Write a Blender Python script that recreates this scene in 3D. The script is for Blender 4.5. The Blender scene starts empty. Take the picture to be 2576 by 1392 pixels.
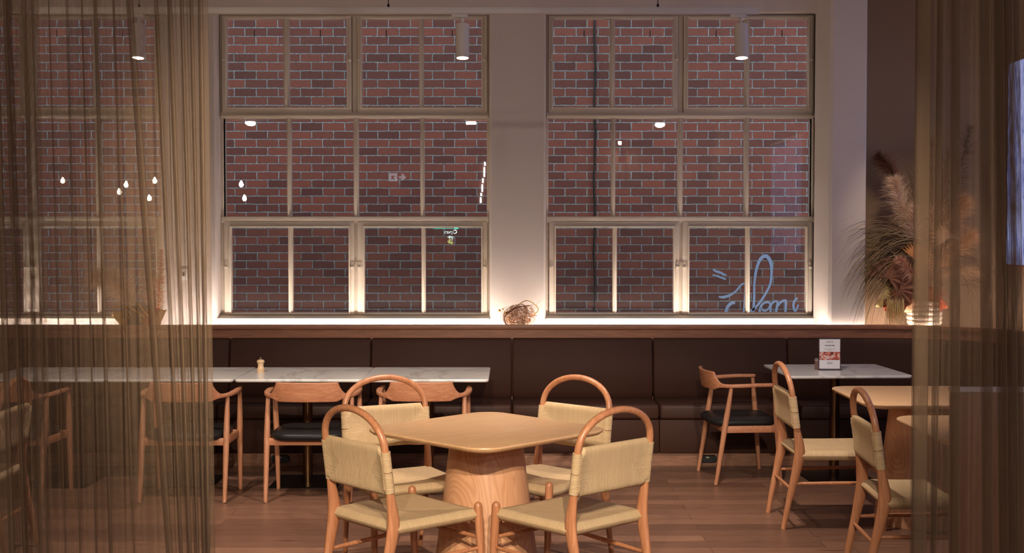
import bpy, bmesh, math, random
from mathutils import Vector, Matrix
R = random.Random(7)
PI = math.pi
C = bpy.context.scene.collection
F = 3100.0; HC = 1.672; PITCH = math.atan(96/3100.0)

def at(px, py, Y):
    """point on the vertical plane at distance Y that the photograph shows at (px, py)"""
    a = math.cos(PITCH) + 0.0
    u = (px-1288)/F; v = (696-py)/F
    dy = math.cos(PITCH) + v*math.sin(PITCH)
    dz = -math.sin(PITCH) + v*math.cos(PITCH)
    return Vector((u/dy*Y, Y, HC + dz/dy*Y))

def srgb(r, g, b):
    f = lambda c: (c/255/12.92) if c/255 <= .04045 else ((c/255+.055)/1.055)**2.4
    return (f(r), f(g), f(b), 1)

# ---------------------------------------------------------------- objects
def tag(o, label=None, cat=None, group=None, kind=None):
    if label: o['label'] = label
    if cat: o['category'] = cat
    if group: o['group'] = group
    if kind: o['kind'] = kind
    return o

def empty(name, loc=(0, 0, 0), rz=0, label=None, cat=None, group=None):
    o = bpy.data.objects.new(name, None); C.objects.link(o)
    o.location = loc; o.rotation_euler = (0, 0, rz)
    o.empty_display_size = .1
    return tag(o, label, cat, group)

def obj(name, bm, mat, parent=None, smooth=35, kind=None):
    me = bpy.data.meshes.new(name)
    bmesh.ops.recalc_face_normals(bm, faces=bm.faces)
    bm.to_mesh(me); bm.free()
    if smooth:
        me.shade_smooth()
        me.set_sharp_from_angle(angle=math.radians(smooth))
    o = bpy.data.objects.new(name, me); C.objects.link(o)
    for m in (mat if isinstance(mat, (list, tuple)) else [mat]): me.materials.append(m)
    if parent: o.parent = parent
    if kind: o['kind'] = kind
    return o

def copy_tree(o, parent=None):
    c = o.copy(); C.objects.link(c); c.parent = parent
    for ch in list(o.children): copy_tree(ch, c)
    return c

def BM(): return bmesh.new()

# ---------------------------------------------------------------- shapes
def box(bm, x0, x1, y0, y1, z0, z1, mi=0):
    vs = [bm.verts.new((x, y, z)) for x in (x0, x1) for y in (y0, y1) for z in (z0, z1)]
    for q in ((0,1,3,2),(4,6,7,5),(0,4,5,1),(2,3,7,6),(0,2,6,4),(1,5,7,3)):
        f = bm.faces.new([vs[i] for i in q]); f.material_index = mi

def rbox(bm, x0, x1, y0, y1, z0, z1, r=.004, seg=2):
    b2 = bmesh.new(); box(b2, x0, x1, y0, y1, z0, z1)
    bmesh.ops.bevel(b2, geom=list(b2.edges), offset=r, segments=seg, affect='EDGES', profile=.5)
    merge(bm, b2)

def merge(bm, b2, mat=None, mi=None):
    vm = {}
    for v in b2.verts: vm[v] = bm.verts.new(mat @ v.co if mat else v.co)
    for f in b2.faces:
        try:
            nf = bm.faces.new([vm[v] for v in f.verts]); nf.material_index = f.material_index if mi is None else mi
        except ValueError: pass
    b2.free()

def rings(bm, secs, closed=False, caps=True, mi=0):
    """skin consecutive rings of points"""
    vr = [[bm.verts.new(p) for p in s] for s in secs]
    n = len(secs[0]); m = len(secs)
    for i in range(m if closed else m-1):
        a, b = vr[i], vr[(i+1) % m]
        for k in range(n):
            f = bm.faces.new((a[k], a[(k+1) % n], b[(k+1) % n], b[k])); f.material_index = mi
    if caps and not closed:
        bm.faces.new(list(reversed(vr[0]))).material_index = mi
        bm.faces.new(vr[-1]).material_index = mi

def tube(bm, pts, rad, ref=(0, 1, 0), n=14, caps=True, rnd=False):
    """sweep an ellipse; rad is a list of r or (r_side, r_ref)"""
    pts = [Vector(p) for p in pts]; ref = Vector(ref)
    if not isinstance(rad, (list, tuple)): rad = [rad]*len(pts)
    secs = []
    for i, p in enumerate(pts):
        t = (pts[min(i+1, len(pts)-1)] - pts[max(i-1, 0)]).normalized()
        b = ref - ref.dot(t)*t
        if b.length < 1e-4: b = Vector((1, .3, .2)) - Vector((1, .3, .2)).dot(t)*t
        b.normalize(); s = t.cross(b)
        r = rad[i]; rx, ry = r if isinstance(r, (list, tuple)) else (r, r)
        secs.append([p + s*rx*math.cos(2*PI*k/n) + b*ry*math.sin(2*PI*k/n) for k in range(n)])
    if rnd:      # rounded ends
        def cap(i, sgn):
            t = (pts[1]-pts[0]).normalized() if i == 0 else (pts[-1]-pts[-2]).normalized()
            c = pts[i]; out = []
            r = rad[i]; r0 = r if not isinstance(r, (list, tuple)) else min(r)
            for a in (30, 55, 75, 88):
                k = math.cos(math.radians(a)); d = math.sin(math.radians(a))*r0*sgn
                out.append([c + (q-c)*k + t*d for q in secs[i]])
            return out
        secs = list(reversed(cap(0, -1))) + secs + cap(-1, 1)
    rings(bm, secs, caps=caps)

def spline(ctrl, n=8):
    """Catmull-Rom through control tuples (any dimension)"""
    out = []
    P = [ctrl[0]] + list(ctrl) + [ctrl[-1]]
    for i in range(1, len(P)-2):
        p0, p1, p2, p3 = P[i-1], P[i], P[i+1], P[i+2]
        for k in range(n):
            t = k/n
            out.append(tuple(.5*((2*b) + (-a+c)*t + (2*a-5*b+4*c-d)*t*t + (-a+3*b-3*c+d)*t**3)
                             for a, b, c, d in zip(p0, p1, p2, p3)))
    out.append(tuple(ctrl[-1]))
    return out

def lathe(bm, prof, c=(0, 0, 0), n=32, mi=0):
    secs = [[Vector((c[0]+r*math.cos(2*PI*k/n), c[1]+r*math.sin(2*PI*k/n), c[2]+z)) for k in range(n)] for r, z in prof]
    rings(bm, secs, mi=mi)

def rrect(w, d, r, n=8, cx=0, cy=0):
    pts = []
    for (sx, sy, a0) in ((1, 1, 0), (-1, 1, 90), (-1, -1, 180), (1, -1, 270)):
        for k in range(n+1):
            a = math.radians(a0 + 90*k/n)
            pts.append((cx + sx*(w/2-r) + r*math.cos(a), cy + sy*(d/2-r) + r*math.sin(a)))
    return pts

def slab(bm, w, d, r, prof, n=8):
    """rounded slab; prof = list of (inset, z)"""
    rings(bm, [[(x, y, z) for x, y in rrect(w-2*i, d-2*i, max(r-i, .002), n)] for i, z in prof])

def prism(bm, poly, z0, z1, mi=0):
    rings(bm, [[(x, y, z0) for x, y in poly], [(x, y, z1) for x, y in poly]], mi=mi)

# ---------------------------------------------------------------- materials
def mat(name, col, rough=.6, metal=0, spec=.5, **kw):
    m = bpy.data.materials.new(name); m.use_nodes = True
    b = m.node_tree.nodes['Principled BSDF']
    b.inputs['Base Color'].default_value = col
    b.inputs['Roughness'].default_value = rough
    b.inputs['Metallic'].default_value = metal
    b.inputs['Specular IOR Level'].default_value = spec
    for k, v in kw.items(): b.inputs[k].default_value = v
    return m

class NT:
    def __init__(s, m): s.m = m; s.t = m.node_tree; s.b = s.t.nodes['Principled BSDF']
    def n(s, ty, **kw):
        x = s.t.nodes.new(ty)
        for k, v in kw.items():
            if k.startswith('_'): setattr(x, k[1:], v)
            else:
                key = k.replace('__', ' ')
                x.inputs[int(key[1:]) if key[0] == 'i' and key[1:].isdigit() else key].default_value = v
        return x
    def l(s, a, b): s.t.links.new(a, b)
    def math(s, op, a, b=None, c=None):
        x = s.t.nodes.new('ShaderNodeMath'); x.operation = op
        for i, v in enumerate((a, b, c)):
            if v is None: continue
            if isinstance(v, (int, float)): x.inputs[i].default_value = v
            else: s.l(v, x.inputs[i])
        return x.outputs[0]
    def coords(s, kind='Object', scale=(1, 1, 1), loc=(0, 0, 0), rot=(0, 0, 0)):
        tc = s.t.nodes.new('ShaderNodeTexCoord'); mp = s.t.nodes.new('ShaderNodeMapping')
        mp.inputs['Scale'].default_value = scale; mp.inputs['Location'].default_value = loc; mp.inputs['Rotation'].default_value = rot
        s.l(tc.outputs[kind], mp.inputs[0]); return mp.outputs[0]
    def noise(s, vec, scale, detail=4, rough=.5, dist=0):
        x = s.t.nodes.new('ShaderNodeTexNoise'); s.l(vec, x.inputs['Vector'])
        x.inputs['Scale'].default_value = scale; x.inputs['Detail'].default_value = detail
        x.inputs['Roughness'].default_value = rough; x.inputs['Distortion'].default_value = dist
        return x.outputs['Fac']
    def ramp(s, fac, stops):
        x = s.t.nodes.new('ShaderNodeValToRGB'); s.l(fac, x.inputs[0])
        e = x.color_ramp.elements
        while len(e) < len(stops): e.new(.5)
        for i, (p, c) in enumerate(stops): e[i].position = p; e[i].color = c
        return x.outputs[0]
    def mix(s, fac, a, b, mode='MIX'):
        x = s.t.nodes.new('ShaderNodeMix'); x.data_type = 'RGBA'; x.blend_type = mode
        for i, v in ((0, fac), (6, a), (7, b)):
            if isinstance(v, (int, float, tuple)): x.inputs[i].default_value = v
            else: s.l(v, x.inputs[i])
        return x.outputs[2]
    def bump(s, h, strength=.3, dist=.002, normal=None):
        x = s.t.nodes.new('ShaderNodeBump'); x.inputs['Strength'].default_value = strength; x.inputs['Distance'].default_value = dist
        s.l(h, x.inputs['Height'])
        if normal: s.l(normal, x.inputs['Normal'])
        s.l(x.outputs[0], s.b.inputs['Normal']); return x.outputs[0]

def scl(c, k): return (c[0]*k, c[1]*k, c[2]*k, 1)

def wood(name, col, dark, axis='x', rough=.42, rings_=0, kind='Object'):
    m = mat(name, col, rough); t = NT(m)
    st = {'x': (1.2, 14, 14), 'y': (14, 1.2, 14), 'z': (14, 14, 1.2)}[axis]
    v = t.coords(kind, st)
    g = t.noise(v, 6, 6, .6, .4)
    st2 = tuple(a*.25 for a in st)
    v2 = t.coords(kind, st2)
    g2 = t.noise(v2, 3, 2, .5, .2)
    lines = t.math('SINE', t.math('MULTIPLY', g2, 60 if rings_ else 30))
    lines = t.math('MULTIPLY_ADD', lines, .5, .5)
    c = t.mix(t.ramp(g, [(.3, (0, 0, 0, 1)), (.7, (1, 1, 1, 1))]), dark, col)
    c = t.mix(t.math('MULTIPLY', lines, .35 if not rings_ else rings_), c, dark)
    t.l(c, t.b.inputs['Base Color'])
    t.bump(g, .08, .001)
    return m

def emit(name, col, strength):
    m = bpy.data.materials.new(name); m.use_nodes = True
    nt = m.node_tree; nt.nodes.clear()
    e = nt.nodes.new('ShaderNodeEmission'); e.inputs[0].default_value = col; e.inputs[1].default_value = strength
    o = nt.nodes.new('ShaderNodeOutputMaterial'); nt.links.new(e.outputs[0], o.inputs[0])
    return m

M = {}
OAK = srgb(196, 142, 104); OAKD = srgb(150, 96, 62)
M['chair_wood'] = wood('warm_beech', srgb(192, 132, 94), srgb(160, 101, 66), 'z', .38)
M['arm_wood'] = wood('pale_oak', srgb(192, 134, 100), srgb(158, 102, 70), 'z', .45)
M['arm_back_wood'] = wood('pale_oak_back', srgb(196, 136, 100), srgb(160, 100, 68), 'x', .45)
M['top_wood'] = wood('oak_veneer_top', srgb(216, 174, 130), srgb(196, 148, 104), 'x', .36)
M['ledge_wood'] = wood('ledge_oak', srgb(168, 108, 78), srgb(126, 78, 54), 'x', .45)
M['plinth_wood'] = wood('plinth_oak', srgb(150, 104, 78), srgb(112, 74, 54), 'x', .5)
M['mill_wood'] = wood('mill_beech', srgb(228, 196, 158), srgb(206, 166, 124), 'z', .4)

# pedestal veneer: book-matched cathedral grain
def pedestal_mat():
    m = mat('pedestal_veneer', srgb(206, 152, 112), .42); t = NT(m)
    tc = t.t.nodes.new('ShaderNodeTexCoord'); sp = t.t.nodes.new('ShaderNodeSeparateXYZ'); t.l(tc.outputs['Object'], sp.inputs[0])
    ax = t.math('ABSOLUTE', t.math('ADD', sp.outputs[0], .005))
    cb = t.t.nodes.new('ShaderNodeCombineXYZ')
    t.l(t.math('MULTIPLY', ax, 8.0), cb.inputs[0]); t.l(t.math('MULTIPLY', sp.outputs[2], 2.1), cb.inputs[2]); t.l(t.math('MULTIPLY', sp.outputs[1], 2.0), cb.inputs[1])
    n = t.noise(cb.outputs[0], 1.0, 1.5, .45, .25)
    ln = t.math('MULTIPLY_ADD', t.math('SINE', t.math('MULTIPLY', n, 130)), .5, .5)
    fine = t.noise(t.coords('Object', (40, 40, 3)), 5, 3)
    c = t.mix(t.math('MULTIPLY', ln, .36), srgb(208, 156, 116), srgb(158, 100, 64))
    c = t.mix(t.math('MULTIPLY', fine, .3), c, srgb(176, 118, 80))
    t.l(c, t.b.inputs['Base Color']); return m
M['pedestal'] = pedestal_mat()

# painted plaster
def plaster(name, col, sc=60):
    m = mat(name, col, .85, spec=.25); t = NT(m)
    n = t.noise(t.coords('Object'), sc, 5, .6)
    n2 = t.noise(t.coords('Object'), 1.6, 3)
    c = t.mix(t.math('MULTIPLY', n2, .18), col, scl(col, .82)); t.l(c, t.b.inputs['Base Color'])
    t.bump(n, .12, .002); return m
M['wall'] = plaster('cream_plaster', srgb(206, 193, 184))
M['wall_dark'] = plaster('taupe_plaster', srgb(132, 106, 84))
M['ceil'] = plaster('ceiling_plaster', srgb(190, 176, 164))
M['frame'] = mat('window_paint', srgb(205, 191, 173), .5); _t = NT(M['frame']); _t.bump(_t.noise(_t.coords('Object'), 90, 4), .12, .001)

# floor
def floor_mat():
    m = mat('plank_floor', srgb(130, 84, 60), .38); t = NT(m)
    v = t.coords('Object', (1, 1, 1))
    b = t.t.nodes.new('ShaderNodeTexBrick'); t.l(v, b.inputs['Vector'])
    b.inputs['Scale'].default_value = 1; b.inputs['Brick Width'].default_value = 1.7; b.inputs['Row Height'].default_value = .135
    b.inputs['Mortar Size'].default_value = .0015; b.inputs['Mortar Smooth'].default_value = .1
    b.offset = .37; b.squash = 1
    b.inputs['Color1'].default_value = srgb(142, 102, 80); b.inputs['Color2'].default_value = srgb(98, 67, 52); b.inputs['Mortar'].default_value = srgb(60, 36, 26)
    g = t.noise(t.coords('Object', (1.3, 16, 1)), 4, 6, .62, .5)
    c = t.mix(t.ramp(g, [(.32, (0, 0, 0, 1)), (.68, (1, 1, 1, 1))]), b.outputs['Color'], srgb(78, 50, 38))
    c = t.mix(.55, b.outputs['Color'], c)
    kn = t.noise(t.coords('Object', (2.2, 9, 1)), 1.7, 3, .5, .3)
    c = t.mix(t.ramp(kn, [(.64, (0, 0, 0, 1)), (.74, (.7, .7, .7, 1))]), c, srgb(66, 38, 26))
    t.l(c, t.b.inputs['Base Color']); t.bump(g, .06, .001); return m
M['floor'] = floor_mat()

# brick wall across the alley
BRY = 13.0
def brick_mat():
    m = mat('red_brick', srgb(120, 60, 52), .9, spec=.2); t = NT(m)
    BW, RH = .2317, .0872
    p = at(616, 96, BRY); zk = at(1288, 330, BRY).z; RT, RB = .0902, .0853                     # a joint of the photographed wall
    tc = t.t.nodes.new('ShaderNodeTexCoord'); sp = t.t.nodes.new('ShaderNodeSeparateXYZ'); t.l(tc.outputs['Object'], sp.inputs[0])
    wob = t.noise(tc.outputs['Object'], 9, 3, .6)
    wob2 = t.noise(t.coords('Object', (1, 1, 1), (4, 7, 2)), 11, 3, .6)
    x = t.math('ADD', sp.outputs[0], t.math('MULTIPLY', t.math('SUBTRACT', wob, .5), .016))
    z = t.math('ADD', sp.outputs[2], t.math('MULTIPLY', t.math('SUBTRACT', wob2, .5), .014))
    cb = t.t.nodes.new('ShaderNodeCombineXYZ')
    t.l(t.math('ADD', x, -p.x + BW*60), cb.inputs[0]); dz = t.math('SUBTRACT', z, zk)
    row = t.math('ADD', t.math('DIVIDE', t.math('MAXIMUM', dz, 0), RT), t.math('DIVIDE', t.math('MINIMUM', dz, 0), RB))
    t.l(t.math('MULTIPLY', t.math('ADD', row, 100), RH), cb.inputs[1])
    b = t.t.nodes.new('ShaderNodeTexBrick'); t.l(cb.outputs[0], b.inputs['Vector'])
    b.inputs['Scale'].default_value = 1; b.inputs['Brick Width'].default_value = BW; b.inputs['Row Height'].default_value = RH
    b.inputs['Mortar Size'].default_value = .0052; b.inputs['Mortar Smooth'].default_value = .25; b.offset = .5; b.squash = 1
    b.inputs['Bias'].default_value = -.1
    b.inputs['Color1'].default_value = srgb(166, 100, 84); b.inputs['Color2'].default_value = srgb(108, 74, 70); b.inputs['Mortar'].default_value = srgb(160, 182, 184)
    n = t.noise(tc.outputs['Object'], 14, 6, .7)
    c = t.mix(t.math('MULTIPLY', n, .55), b.outputs['Color'], srgb(96, 64, 58))
    mort = t.mix(t.ramp(t.noise(tc.outputs['Object'], 30, 4, .7), [(.35, (0, 0, 0, 1)), (.65, (1, 1, 1, 1))]), srgb(112, 130, 133), srgb(184, 201, 202))
    c = t.mix(b.outputs['Fac'], c, mort)
    # weep holes
    q = at(640, 84, BRY)
    mx = t.math('ABSOLUTE', t.math('SUBTRACT', t.math('MODULO', t.math('ADD', sp.outputs[0], -q.x + .6918*20 + .3459), .6918), .3459))
    mz = t.math('ABSOLUTE', t.math('SUBTRACT', sp.outputs[2], q.z))
    hole = t.math('MULTIPLY', t.math('LESS_THAN', mx, .005), t.math('LESS_THAN', mz, .034))
    c = t.mix(hole, c, (.003, .003, .004, 1))
    t.l(c, t.b.inputs['Base Color'])
    h = t.math('ADD', t.math('MULTIPLY', b.outputs['Fac'], -1), t.math('MULTIPLY', n, .5))
    t.bump(h, .7, .006); return m
M['brick'] = brick_mat()

# leather / upholstery
def leather(name, col, rough=.5, sc=260):
    m = mat(name, col, rough, spec=.22); t = NT(m)
    n = t.noise(t.coords('Object'), sc, 4, .6); n2 = t.noise(t.coords('Object'), 3, 3)
    t.l(t.mix(t.math('MULTIPLY', n2, .35), col, scl(col, .7)), t.b.inputs['Base Color'])
    t.bump(n, .25, .001); return m
M['leather'] = leather('brown_upholstery', srgb(60, 34, 24), .65)
M['leather_seat'] = leather('brown_leather', srgb(62, 37, 28), .48, 160)
M['black_leather'] = leather('black_leather', srgb(30, 27, 26), .4, 200)

def marble():
    m = mat('white_marble', srgb(205, 200, 196), .22); t = NT(m)
    v = t.coords('Object', (1, 1, 1), rot=(0, 0, .5))
    n = t.noise(v, 1.1, 5, .5, 1.2)
    c = t.ramp(n, [(.46, srgb(212, 206, 200)), (.495, srgb(188, 181, 175)), (.525, srgb(212, 206, 200)), (1, srgb(218, 212, 206))])
    t.l(c, t.b.inputs['Base Color']); return m
M['marble'] = marble()
M['brass'] = mat('dark_bronze', srgb(112, 84, 58), .28, 1)
M['black'] = mat('black_metal', srgb(18, 17, 17), .45)
M['plate'] = mat('black_plate', srgb(34, 28, 25), .3, .8)
M['white_metal'] = mat('white_powder_coat', srgb(222, 214, 208), .45)
M['rubber'] = mat('rubber_foot', srgb(25, 20, 18), .7)

# paper cord: sectors of parallel cords
def cord_mat(name, ax, ay, hx, hy, cy, pitch=.0042, ring=False):
    """ax/ay = which object axes span the weave, hx/hy = half sizes, cy centre of the second axis"""
    col = srgb(220, 188, 146); m = mat(name, col, .8, spec=.25); t = NT(m)
    tc = t.t.nodes.new('ShaderNodeTexCoord'); sp = t.t.nodes.new('ShaderNodeSeparateXYZ'); t.l(tc.outputs['Object'], sp.inputs[0])
    X = sp.outputs['XYZ'.index(ax)]; Y = t.math('SUBTRACT', sp.outputs['XYZ'.index(ay)], cy)
    wob = t.math('MULTIPLY', t.math('SUBTRACT', t.noise(tc.outputs['Object'], 18, 2), .5), .006)
    if ring: cc = Y; along = X
    else:
        dx = t.math('SUBTRACT', hx, t.math('ABSOLUTE', X)); dy = t.math('SUBTRACT', hy, t.math('ABSOLUTE', Y))
        jag = t.math('MULTIPLY', t.math('SUBTRACT', t.noise(tc.outputs['Object'], 160, 1), .5), .02)
        side = t.math('LESS_THAN', t.math('ADD', dx, jag), dy)
        mx = t.t.nodes.new('ShaderNodeMix'); mx.data_type = 'FLOAT'; t.l(side, mx.inputs[0]); t.l(X, mx.inputs[2]); t.l(Y, mx.inputs[3]); cc = mx.outputs[0]
    ccw = t.math('ADD', cc, wob)
    w = t.math('ABSOLUTE', t.math('SINE', t.math('MULTIPLY', ccw, PI/pitch)))
    cb = t.t.nodes.new('ShaderNodeCombineXYZ'); t.l(t.math('FLOOR', t.math('DIVIDE', ccw, pitch)), cb.inputs[0])
    rnd = t.t.nodes.new('ShaderNodeTexWhiteNoise'); t.l(cb.outputs[0], rnd.inputs['Vector'])
    fib = t.noise(tc.outputs['Object'], 220, 3, .7)
    shade = t.math('ADD', t.math('MULTIPLY', rnd.outputs['Value'], .22), t.math('MULTIPLY', fib, .25))
    c = t.mix(shade, col, srgb(166, 126, 84))
    gap = t.math('LESS_THAN', w, .18)
    c = t.mix(t.math('MULTIPLY', gap, .6), c, srgb(92, 66, 40))
    t.l(c, t.b.inputs['Base Color'])
    t.bump(w, .8, .0022); return m
M['cord_seat'] = cord_mat('paper_cord_seat', 'X', 'Y', .245, .237, .013)
M['cord_back'] = cord_mat('paper_cord_back', 'X', 'Z', .225, .105, .675)
M['cord_wrap'] = cord_mat('paper_cord_wrap', 'X', 'Z', 1, 1, .675, ring=True)

# glass: thin pane
def glass():
    m = bpy.data.materials.new('window_glass'); m.use_nodes = True; nt = m.node_tree; nt.nodes.clear()
    o = nt.nodes.new('ShaderNodeOutputMaterial'); mx = nt.nodes.new('ShaderNodeMixShader')
    tr = nt.nodes.new('ShaderNodeBsdfTransparent'); tr.inputs[0].default_value = (.93, .95, .96, 1)
    gl = nt.nodes.new('ShaderNodeBsdfGlossy'); gl.inputs['Roughness'].default_value = 0.0
    fr = nt.nodes.new('ShaderNodeFresnel'); fr.inputs[0].default_value = 1.68
    nt.links.new(fr.outputs[0], mx.inputs[0]); nt.links.new(tr.outputs[0], mx.inputs[1]); nt.links.new(gl.outputs[0], mx.inputs[2]); nt.links.new(mx.outputs[0], o.inputs[0])
    return m
M['glass'] = glass()

def sheer(name, col, cover=.32, pitch=.003):
    """open weave: threads with real gaps between them"""
    m = bpy.data.materials.new(name); m.use_nodes = True; nt = m.node_tree; nt.nodes.clear()
    t = NT.__new__(NT); t.m = m; t.t = nt
    o = nt.nodes.new('ShaderNodeOutputMaterial')
    uv = nt.nodes.new('ShaderNodeUVMap'); uv.uv_map = 'UVMap'
    sp = nt.nodes.new('ShaderNodeSeparateXYZ'); t.l(uv.outputs[0], sp.inputs[0])
    def thread(c, off, k):
        n = nt.nodes.new('ShaderNodeTexNoise'); n.inputs['Scale'].default_value = 30; n.inputs['Detail'].default_value = 2
        t.l(uv.outputs[0], n.inputs['Vector'])
        a = t.math('FRACT', t.math('ADD', t.math('DIVIDE', c, pitch), off))
        return t.math('LESS_THAN', a, t.math('MULTIPLY_ADD', n.outputs['Fac'], .14, k-.07))
    a = thread(sp.outputs[0], .1, cover); b = thread(sp.outputs[1], .4, cover)
    al = t.math('MAXIMUM', a, b)
    # slubs: horizontal streaks of thicker yarn
    d = nt.nodes.new('ShaderNodeBsdfDiffuse'); d.inputs[0].default_value = col
    tl = nt.nodes.new('ShaderNodeBsdfTranslucent'); tl.inputs[0].default_value = scl(col, .8)
    ad = nt.nodes.new('ShaderNodeMixShader'); ad.inputs[0].default_value = .4
    t.l(d.outputs[0], ad.inputs[1]); t.l(tl.outputs[0], ad.inputs[2])
    tr = nt.nodes.new('ShaderNodeBsdfTransparent'); mx = nt.nodes.new('ShaderNodeMixShader')
    t.l(al, mx.inputs[0]); t.l(tr.outputs[0], mx.inputs[1]); t.l(ad.outputs[0], mx.inputs[2]); t.l(mx.outputs[0], o.inputs[0])
    return m
M['sheer'] = sheer('sheer_linen', srgb(148, 122, 98), .28, .0018)

# ================================================================ SETTING
WY = 9.8                                   # room face of the window wall
CEIL = 3.85; XL = -7.0; XR = 3.865; YB = -8.0
bm = BM(); box(bm, XL-.2, XR+.2, YB-.2, 10.1, -.1, 0); obj('floor', bm, M['floor'], kind='structure', smooth=0)
bm = BM(); box(bm, XL-.2, XR+.2, YB-.2, 10.1, CEIL, CEIL+.25); obj('ceiling', bm, M['ceil'], kind='structure', smooth=0)
bm = BM(); box(bm, XL-.2, XL, YB, 10.1, 0, CEIL); obj('wall_left', bm, M['wall_dark'], kind='structure', smooth=0)
bm = BM(); box(bm, XL, XR, YB-.2, YB, 0, CEIL); obj('wall_rear', bm, M['wall_dark'], kind='structure', smooth=0)

# window wall: plan pieces with splayed reveals
FY = 9.96
def wx(px): return at(px, 600, FY).x
def wz(py): return at(1288, py, FY).z
W1L, W1R = wx(558), wx(1232)
PITW = wx(1372) - W1L
ZB, ZT = at(1288, 803, WY).z, wz(38)
bm = BM()
edges = [XL]
for i in (-2, -1, 0, 1): edges += [W1L + i*PITW, W1R + i*PITW]
edges = [e for e in edges if e >= XL]
def pier(a, b, la=True, lb=True):
    p = [(a, 10.035), (a, WY+.03), (a+.006, WY+.01), (a+.018, WY)] if la else [(a, 10.035), (a, WY)]
    p += [(b-.018, WY), (b-.006, WY+.01), (b, WY+.03), (b, 10.035)] if lb else [(b, WY), (b, 10.035)]
    prism(bm, p, ZB, ZT)
w = [(W1L + i*PITW, W1R + i*PITW) for i in (-1, 0, 1)]
pier(XL, w[0][0], False, True); pier(w[0][1], w[1][0]); pier(w[1][1], w[2][0])
XC = at(2050, 600, WY).x
prism(bm, [(w[2][1], 10.035), (w[2][1], WY+.03), (w[2][1]+.006, WY+.01), (w[2][1]+.018, WY), (XC+.02, WY), (XC+.02, 10.035)], ZB, ZT)
box(bm, XL, XC+.02, WY, 10.035, 0, ZB); box(bm, XL, XC+.02, WY, 10.035, ZT, CEIL)
obj('wall_far', bm, M['wall'], kind='structure', smooth=0)
# plaster column right of the third window
XC2 = at(2178, 600, 9.56).x
bm = BM(); prism(bm, [(XC-.004, WY+.02), (XC+.02, 9.66), (XC+.05, 9.575), (XC+.075, 9.56), (XC2-.01, 9.56), (XC2, 9.57), (XC2, WY+.02)], 0, CEIL)
obj('wall_column', bm, M['wall'], kind='structure', smooth=30)
bm = BM(); box(bm, XC+.02, XR, WY+.02, 10.1, 0, CEIL); obj('wall_alcove', bm, M['wall_dark'], kind='structure', smooth=0)

# right wall with the long frosted window
RY0, RY1, RZ0, RZ1 = 1.5, 9.66, 1.47, 3.03
bm = BM()
box(bm, XR, XR+.2, YB, RY0, 0, CEIL); box(bm, XR, XR+.2, RY1, 10.1, 0, CEIL)
box(bm, XR, XR+.2, RY0, RY1, 0, RZ0); box(bm, XR, XR+.2, RY0, RY1, RZ1, CEIL)
obj('wall_right', bm, M['wall_dark'], kind='structure', smooth=0)
wr = empty('window_4', (0, 0, 0)); tag(wr, 'long frosted window with dusky blue light and timber frame in the right wall', kind='structure')
bm = BM()
for a in ((RY0, RY1, RZ0-.05, RZ0), (RY0, RY1, RZ1, RZ1+.05), (RY0-.05, RY0, RZ0-.05, RZ1+.05), (RY1, RY1+.05, RZ0-.05, RZ1+.05)):
    rbox(bm, XR-.012, XR+.1, a[0], a[1], a[2], a[3], .004)
for k in (1, 2, 3): yy = RY0+(RY1-RY0)*k/4; rbox(bm, XR-.01, XR+.1, yy-.03, yy+.03, RZ0, RZ1, .004)
obj('window_frame', bm, M['ledge_wood'], wr)
def frosted():
    m = bpy.data.materials.new('frosted_dusk_glass'); m.use_nodes = True; nt = m.node_tree; nt.nodes.clear()
    t = NT.__new__(NT); t.m = m; t.t = nt
    n = t.noise(t.coords('Object', (1, 2.5, 1.2), rot=(.3, 0, 0)), 3.2, 6, .65, 1.2)
    c = t.ramp(n, [(.38, srgb(112, 124, 190)), (.5, srgb(158, 168, 226)), (.62, srgb(186, 192, 238))])
    e = nt.nodes.new('ShaderNodeEmission'); e.inputs[1].default_value = 1.15; t.l(c, e.inputs[0])
    o = nt.nodes.new('ShaderNodeOutputMaterial'); t.l(e.outputs[0], o.inputs[0]); return m
bm = BM(); box(bm, XR+.01, XR+.02, RY0, RY1, RZ0, RZ1); obj('pane', bm, frosted(), wr, smooth=0)

# ---------------------------------------------------------------- the three steel windows
def bar(bm, x0, x1, y0, y1, a, b, r=.0035):      # pixel rectangle -> bar between depths a..b
    rbox(bm, wx(x0), wx(x1), a, b, wz(y1), wz(y0), r, 2)
def ringbars(bm, x0, x1, y0, y1, w, a, b, hy=None):
    hy = hy or w
    bar(bm, x0, x0+w, y0, y1, a, b); bar(bm, x1-w, x1, y0, y1, a, b)
    bar(bm, x0+w-1, x1-w+1, y0, y0+hy, a, b); bar(bm, x0+w-1, x1-w+1, y1-hy, y1, a, b)

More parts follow.
